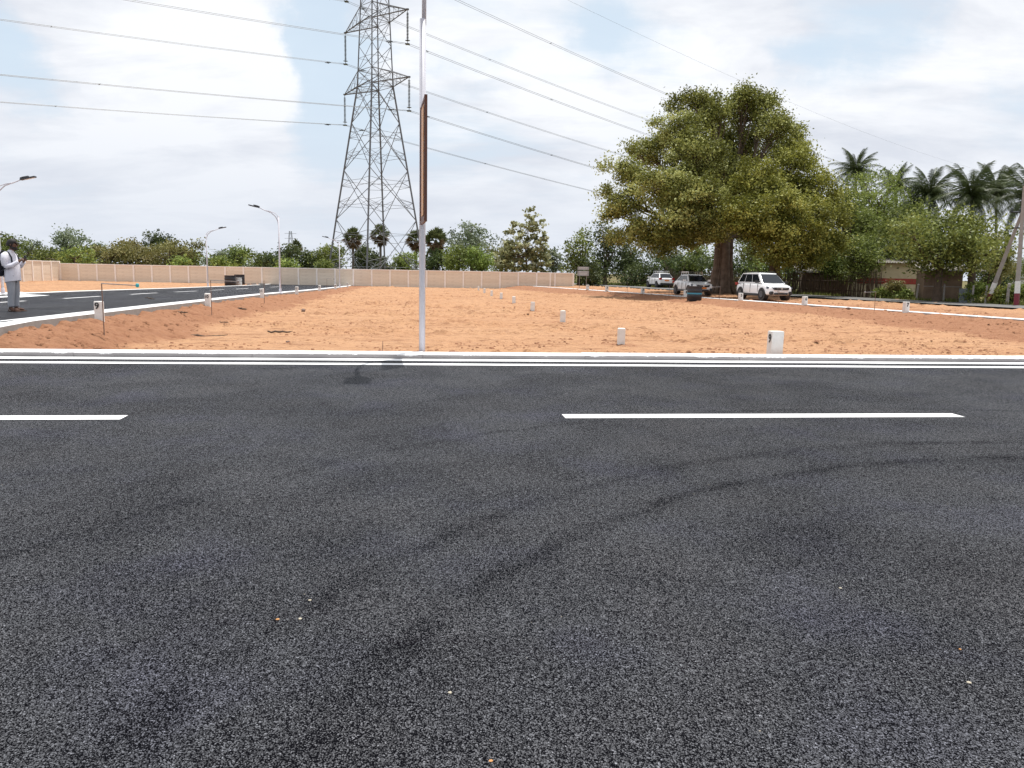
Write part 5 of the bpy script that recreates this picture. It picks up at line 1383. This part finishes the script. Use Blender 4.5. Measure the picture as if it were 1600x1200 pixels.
# hair / cap and beard
m = MB(); prof = []
rr = [(.02, .125), (.06, .115), (.09, .085), (.105, .045), (.108, .0), (.10, -.05)]
vs = []
for (r, z) in rr[::-1]:
    for j in range(16): a = 2*math.pi*j/16; vs.append((.055+r*1.08*math.cos(a)-(.02 if z < .02 else 0), r*.95*math.sin(a), 1.665+z))
fs = []
for i in range(len(rr)-1):
    for j in range(16): fs.append((i*16+j, i*16+(j+1) % 16, (i+1)*16+(j+1) % 16, (i+1)*16+j))
fs.append(tuple(5*16+j for j in range(16))); m.add(vs, fs)
m.add([(.15, -.06, 1.70), (.15, .06, 1.70), (.225, .04, 1.675), (.225, -.04, 1.675), (.15, -.06, 1.715), (.15, .06, 1.715), (.225, .04, 1.685), (.225, -.04, 1.685)], [(0, 3, 2, 1), (4, 5, 6, 7), (0, 1, 5, 4), (1, 2, 6, 5), (2, 3, 7, 6), (3, 0, 4, 7)])
m.build('cap', M['hair'], person, True)
m = MB(); m.tube([(.03, -.085, 1.60), (.11, -.06, 1.56), (.15, 0, 1.55), (.11, .06, 1.56), (.03, .085, 1.60)], [.018, .032, .038, .032, .018], 8); m.build('beard', M['hair'], person, True)
# shirt: hanging loose over the trousers
m = MB(); secs = []; NR = 18
for (z, cx0, rx, ry) in ((.74, .015, .165, .215), (.80, .015, .17, .215), (.95, .02, .165, .205), (1.08, .02, .165, .20), (1.22, .0, .155, .205), (1.34, -.02, .14, .215), (1.41, -.025, .12, .20), (1.455, -.015, .09, .13), (1.49, .01, .068, .075), (1.52, .025, .06, .062)):
    secs.append([(cx0+rx*math.cos(2*math.pi*k/NR), ry*math.sin(2*math.pi*k/NR), z+(.035*math.cos(2*math.pi*k/NR) if z < .79 else 0)+rnd.uniform(-.004, .004)) for k in range(NR)])
vs = [p for q in secs for p in q]; fs = []
for i_ in range(len(secs)-1):
    for k in range(NR): fs.append((i_*NR+k, i_*NR+(k+1) % NR, (i_+1)*NR+(k+1) % NR, (i_+1)*NR+k))
m.add(vs, fs)
for s_ in (-1, 1):
    m.tube([(-.03, s_*.13, 1.41), (-.03, s_*.20, 1.38), (-.03, s_*.235, 1.28), (-.015, s_*.245, 1.15), (.02, s_*.238, 1.105), (.12, s_*.20, 1.135), (.215, s_*.13, 1.215), (.235, s_*.115, 1.23)], [.07, .085, .08, .07, .066, .058, .05, .052], 12)
m.build('shirt', M['shirt'], person, True)
V, E, Rr = [], [], []
pel = chain([((0, 0, .90), (.13, .12))])
for s in (-1, 1): chain([((.0, s*.095, .80), (.115, .11)), ((.015, s*.11, .5), .088), ((-.005, s*.112, .30), .078), ((-.02, s*.113, .16), .074), ((-.005, s*.114, .10), .082)], pel)
skin_obj('trousers', V, E, Rr, M['jeans'], person, 2)
for s in (-1, 1):
    m = MB(); m.tube([(-.07, s*.115, .012), (.05, s*.12, .012), (.21, s*.13, .012)], [.035, .05, .04], 8)
    m2 = [(x, y, max(0.0, min(z, .022))) for x, y, z in m.v]; m.v = m2
    m.tube([(.06, s*.12-.055, .02), (.08, s*.12, .08), (.06, s*.12+.055, .02)], .014, 5); m.tube([(-.05, s*.115-.05, .02), (-.06, s*.115, .09), (-.05, s*.115+.05, .02)], .012, 5)
    m.build('sandal', M['sandal'], person)
# backpack and phone
t = empty('backpack', (pp.x, pp.y, pp.z), R(4), 'dark navy backpack on the man in the white shirt', 'backpack')
m = MB(); secs = []
for (z, d, w) in ((.86, .10, .14), (.90, .17, .17), (1.05, .21, .18), (1.25, .18, .17), (1.38, .13, .14), (1.44, .05, .09)):
    secs.append([(-.20, -w, z), (-.20-d*.7, -w*.95, z), (-.20-d, -w*.5, z), (-.20-d, w*.5, z), (-.20-d*.7, w*.95, z), (-.20, w, z), (-.18, 0, z)])
loft(secs, M['bag'], 'pack', t)
m = MB()
for s in (-1, 1):
    m.tube([(-.20, s*.12, 1.40), (-.12, s*.13, 1.49), (.02, s*.14, 1.46), (.10, s*.15, 1.34), (.12, s*.17, 1.2)], .018, 6)
    m.tube([(.05, s*.21, 1.12), (-.08, s*.215, 1.03), (-.20, s*.16, .95)], .016, 6)
m.build('strap', M['bag'], t)
ph = MB(); ph.box((.325, 0, 1.322), (.012, .07, .13), mat=Matrix.Rotation(R(38), 3, 'Y')); o = ph.build('mobile_phone', M['lampdark'], loc=pp, rz=R(4)); tagp(o, 'dark mobile phone in the hands of the man', 'phone')

# ================================================================== SMALL THINGS
# clods on the soil
rs = np.random.RandomState(9)
def clods(n, gxr, gyr, smin, smax, seed, accept):
    rs = np.random.RandomState(seed); gx = rs.uniform(*gxr, n); gy = gyr[0]+(gyr[1]-gyr[0])*rs.uniform(0, 1, n)**1.7
    k = accept(gx, gy, rs); gx, gy = gx[k], gy[k]; z = soil_h(gx, gy)[0]; x, y = g2w(gx, gy); n = len(x)
    s = rs.uniform(smin, smax, n)**1.0*(.6+.8*rs.uniform(0, 1, n)**3); base = np.array([(-1, -1, -.6), (1, -1, -.6), (1, 1, -.6), (-1, 1, -.6), (-.6, -.7, .6), (.7, -.5, .7), (.5, .6, .5), (-.7, .5, .6)])
    V = base[None]*(1+rs.uniform(-.35, .35, (n, 8, 3)))*s[:, None, None]; a = rs.uniform(0, 6.3, n); ca, sa = np.cos(a), np.sin(a)
    X = V[..., 0]*ca[:, None]-V[..., 1]*sa[:, None]; Y = V[..., 0]*sa[:, None]+V[..., 1]*ca[:, None]
    V = np.stack([X+x[:, None], Y+y[:, None], V[..., 2]*.75+z[:, None]+s[:, None]*.2], -1).reshape(-1, 3)
    q = np.array([(4, 5, 6, 7), (0, 1, 5, 4), (1, 2, 6, 5), (2, 3, 7, 6), (3, 0, 4, 7)]); F = (q[None]+np.arange(n)[:, None, None]*8).reshape(-1, 4)
    return V, F
bank = lambda gx, gy, rs: (soil_h(gx, gy, False)[1] > .25)
flat = lambda gx, gy, rs: (fbm(gx*.4, gy*.8, 71, 3) > .50) & (soil_h(gx, gy, False)[1] < .5) & (vdist(*g2w(gx, gy)) < -2)
for nm, args in (('soil_clods', (9000, (KX+.4, 26), (14.8, 70), .015, .06, 1, bank)), ('soil_clods', (11000, (KX+2, 18), (14.7, 60), .010, .040, 2, flat))):
    V, F = clods(*args); n = len(V)
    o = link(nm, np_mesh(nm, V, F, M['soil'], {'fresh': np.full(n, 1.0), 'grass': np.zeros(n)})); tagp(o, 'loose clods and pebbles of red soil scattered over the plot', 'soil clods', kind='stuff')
# roots and twigs
def twig(px, py, lpx, lab, thick=.02, seed=0, rz=0):
    p = atZ(px, py, -.12); r2 = random.Random(seed); L_ = lpx*p.y/1200; m = MB(); n = 6
    zb = gz(p.x, p.y)
    pts = [((i/n-.5)*L_, r2.uniform(-.05, .05)*L_*.6, .02+r2.uniform(0, .04)) for i in range(n+1)]
    m.tube(pts, [thick*(1-.6*abs(i/n-.4)) for i in range(n+1)], 6)
    for k in range(3): i = r2.randint(1, n-1); q = Vector(pts[i]); m.tube([q, q+Vector((r2.uniform(-.3, .3)*L_, r2.uniform(-.1, .1)*L_, .03))], [thick*.6, thick*.2], 5)
    o = m.build('twig', M['bark'], loc=(p.x, p.y, zb), rz=rz, smooth=True); tagp(o, lab, 'twig')
twig(308, 524, 75, 'long dark dry root lying on the soil at left', .035, 1, .05)
twig(436, 520, 34, 'short dark stick on the soil right of the long root', .03, 2, .3)
twig(285, 505, 22, 'dark twig above the long root on the left bank', .025, 3, -.4)
twig(375, 489, 20, 'clod-like dark twig on the bank below stone 10', .04, 4, .1)
twig(235, 487, 26, 'thin twig on the left bank right of stone 9', .02, 5, -.6)
twig(350, 509, 26, 'slanting twig on the flat soil right of the bank', .016, 6, -.7)
# dark clod seen on the flat
def pebble(px, py, r, mat, lab, z=None, name='stone', flat=.5):
    p = atZ(px, py, 0 if z is None else z); r2 = random.Random(int(px)); m = MB(); bm = bmesh.new(); bmesh.ops.create_icosphere(bm, subdivisions=2, radius=r)
    for v in bm.verts: v.co *= r2.uniform(.82, 1.15); v.co.z *= flat
    me = bpy.data.meshes.new(name); bm.to_mesh(me); bm.free(); o = link(name, me, None, mat, loc=(p.x, p.y, (0.0 if z is None else gz(p.x, p.y))+r*flat*.6)); tagp(o, lab, 'stone'); return o
pebble(474, 487, .09, M['rust'], 'dark round clod alone on the flat soil at left', -.13, flat=.9)
pebble(450, 533, .05, M['rust'], 'small dark clod just behind the front kerb at left', -.1)
pebble(1325, 490, .12, M['rust'], 'dark clod low on the right bank', -.1)
pale = material('pale_stone', .8, (.40, .36, .28)); tan = material('dry_leaf', .8, (.45, .22, .08))
pebble(1514, 1067, .009, pale, 'pale flat pebble low on the asphalt at right', flat=.35)
pebble(767, 1189, .007, tan, 'tiny orange leaf bit at the bottom edge of the asphalt', flat=.3)
pebble(484, 938, .008, pale, 'pale chip on the asphalt left of the middle', flat=.3)
pebble(469, 967, .009, pale, 'lower pale chip on the asphalt left of the middle', flat=.3)
pebble(434, 968, .009, tan, 'tiny tan chip left of the pale chips', flat=.3)
pebble(703, 1083, .008, pale, 'tiny white grit alone in the lower middle asphalt')
pebble(1313, 919, .008, pale, 'pale chip on the asphalt right of the middle', flat=.3)
pebble(1500, 1015, .006, tan, 'tiny tan chip above the pale flat pebble')
# scattered fine grit on the asphalt
grit = material('fine_grit', .9, (.26, .23, .19)); rs = np.random.RandomState(31); n = 260
gx = rs.uniform(-9, 13, n); gy = 1.5+11.5*rs.uniform(0, 1, n)**.8; x, y = g2w(gx, gy); s = rs.uniform(.0012, .0032, n)*(1+gy*.05)
base = np.array([(-1, -1, 0), (1, -1, 0), (1, 1, 0), (-1, 1, 0), (0, 0, .8)]); V = (base[None]*s[:, None, None]+np.stack([x, y, x*0], 1)[:, None]).reshape(-1, 3)
q = np.array([(0, 1, 4), (1, 2, 4), (2, 3, 4), (3, 0, 4)]); F = (q[None]+np.arange(n)[:, None, None]*5).reshape(-1, 3)
o = link('road_grit', np_mesh('road_grit', V, F, grit)); tagp(o, 'fine pale grit scattered over the asphalt', 'grit', kind='stuff')
# thin stick standing at the kerb
p = atZ(597.5, 551, .03); m = MB(); m.tube([(0, 0, -.1), (.01, 0, .24)], .006, 5); tagp(m.build('thin_stick', M['rust'], loc=(p.x, p.y, .02)), 'thin rusty pin standing behind the kerb left of the near lamp pole', 'stake')
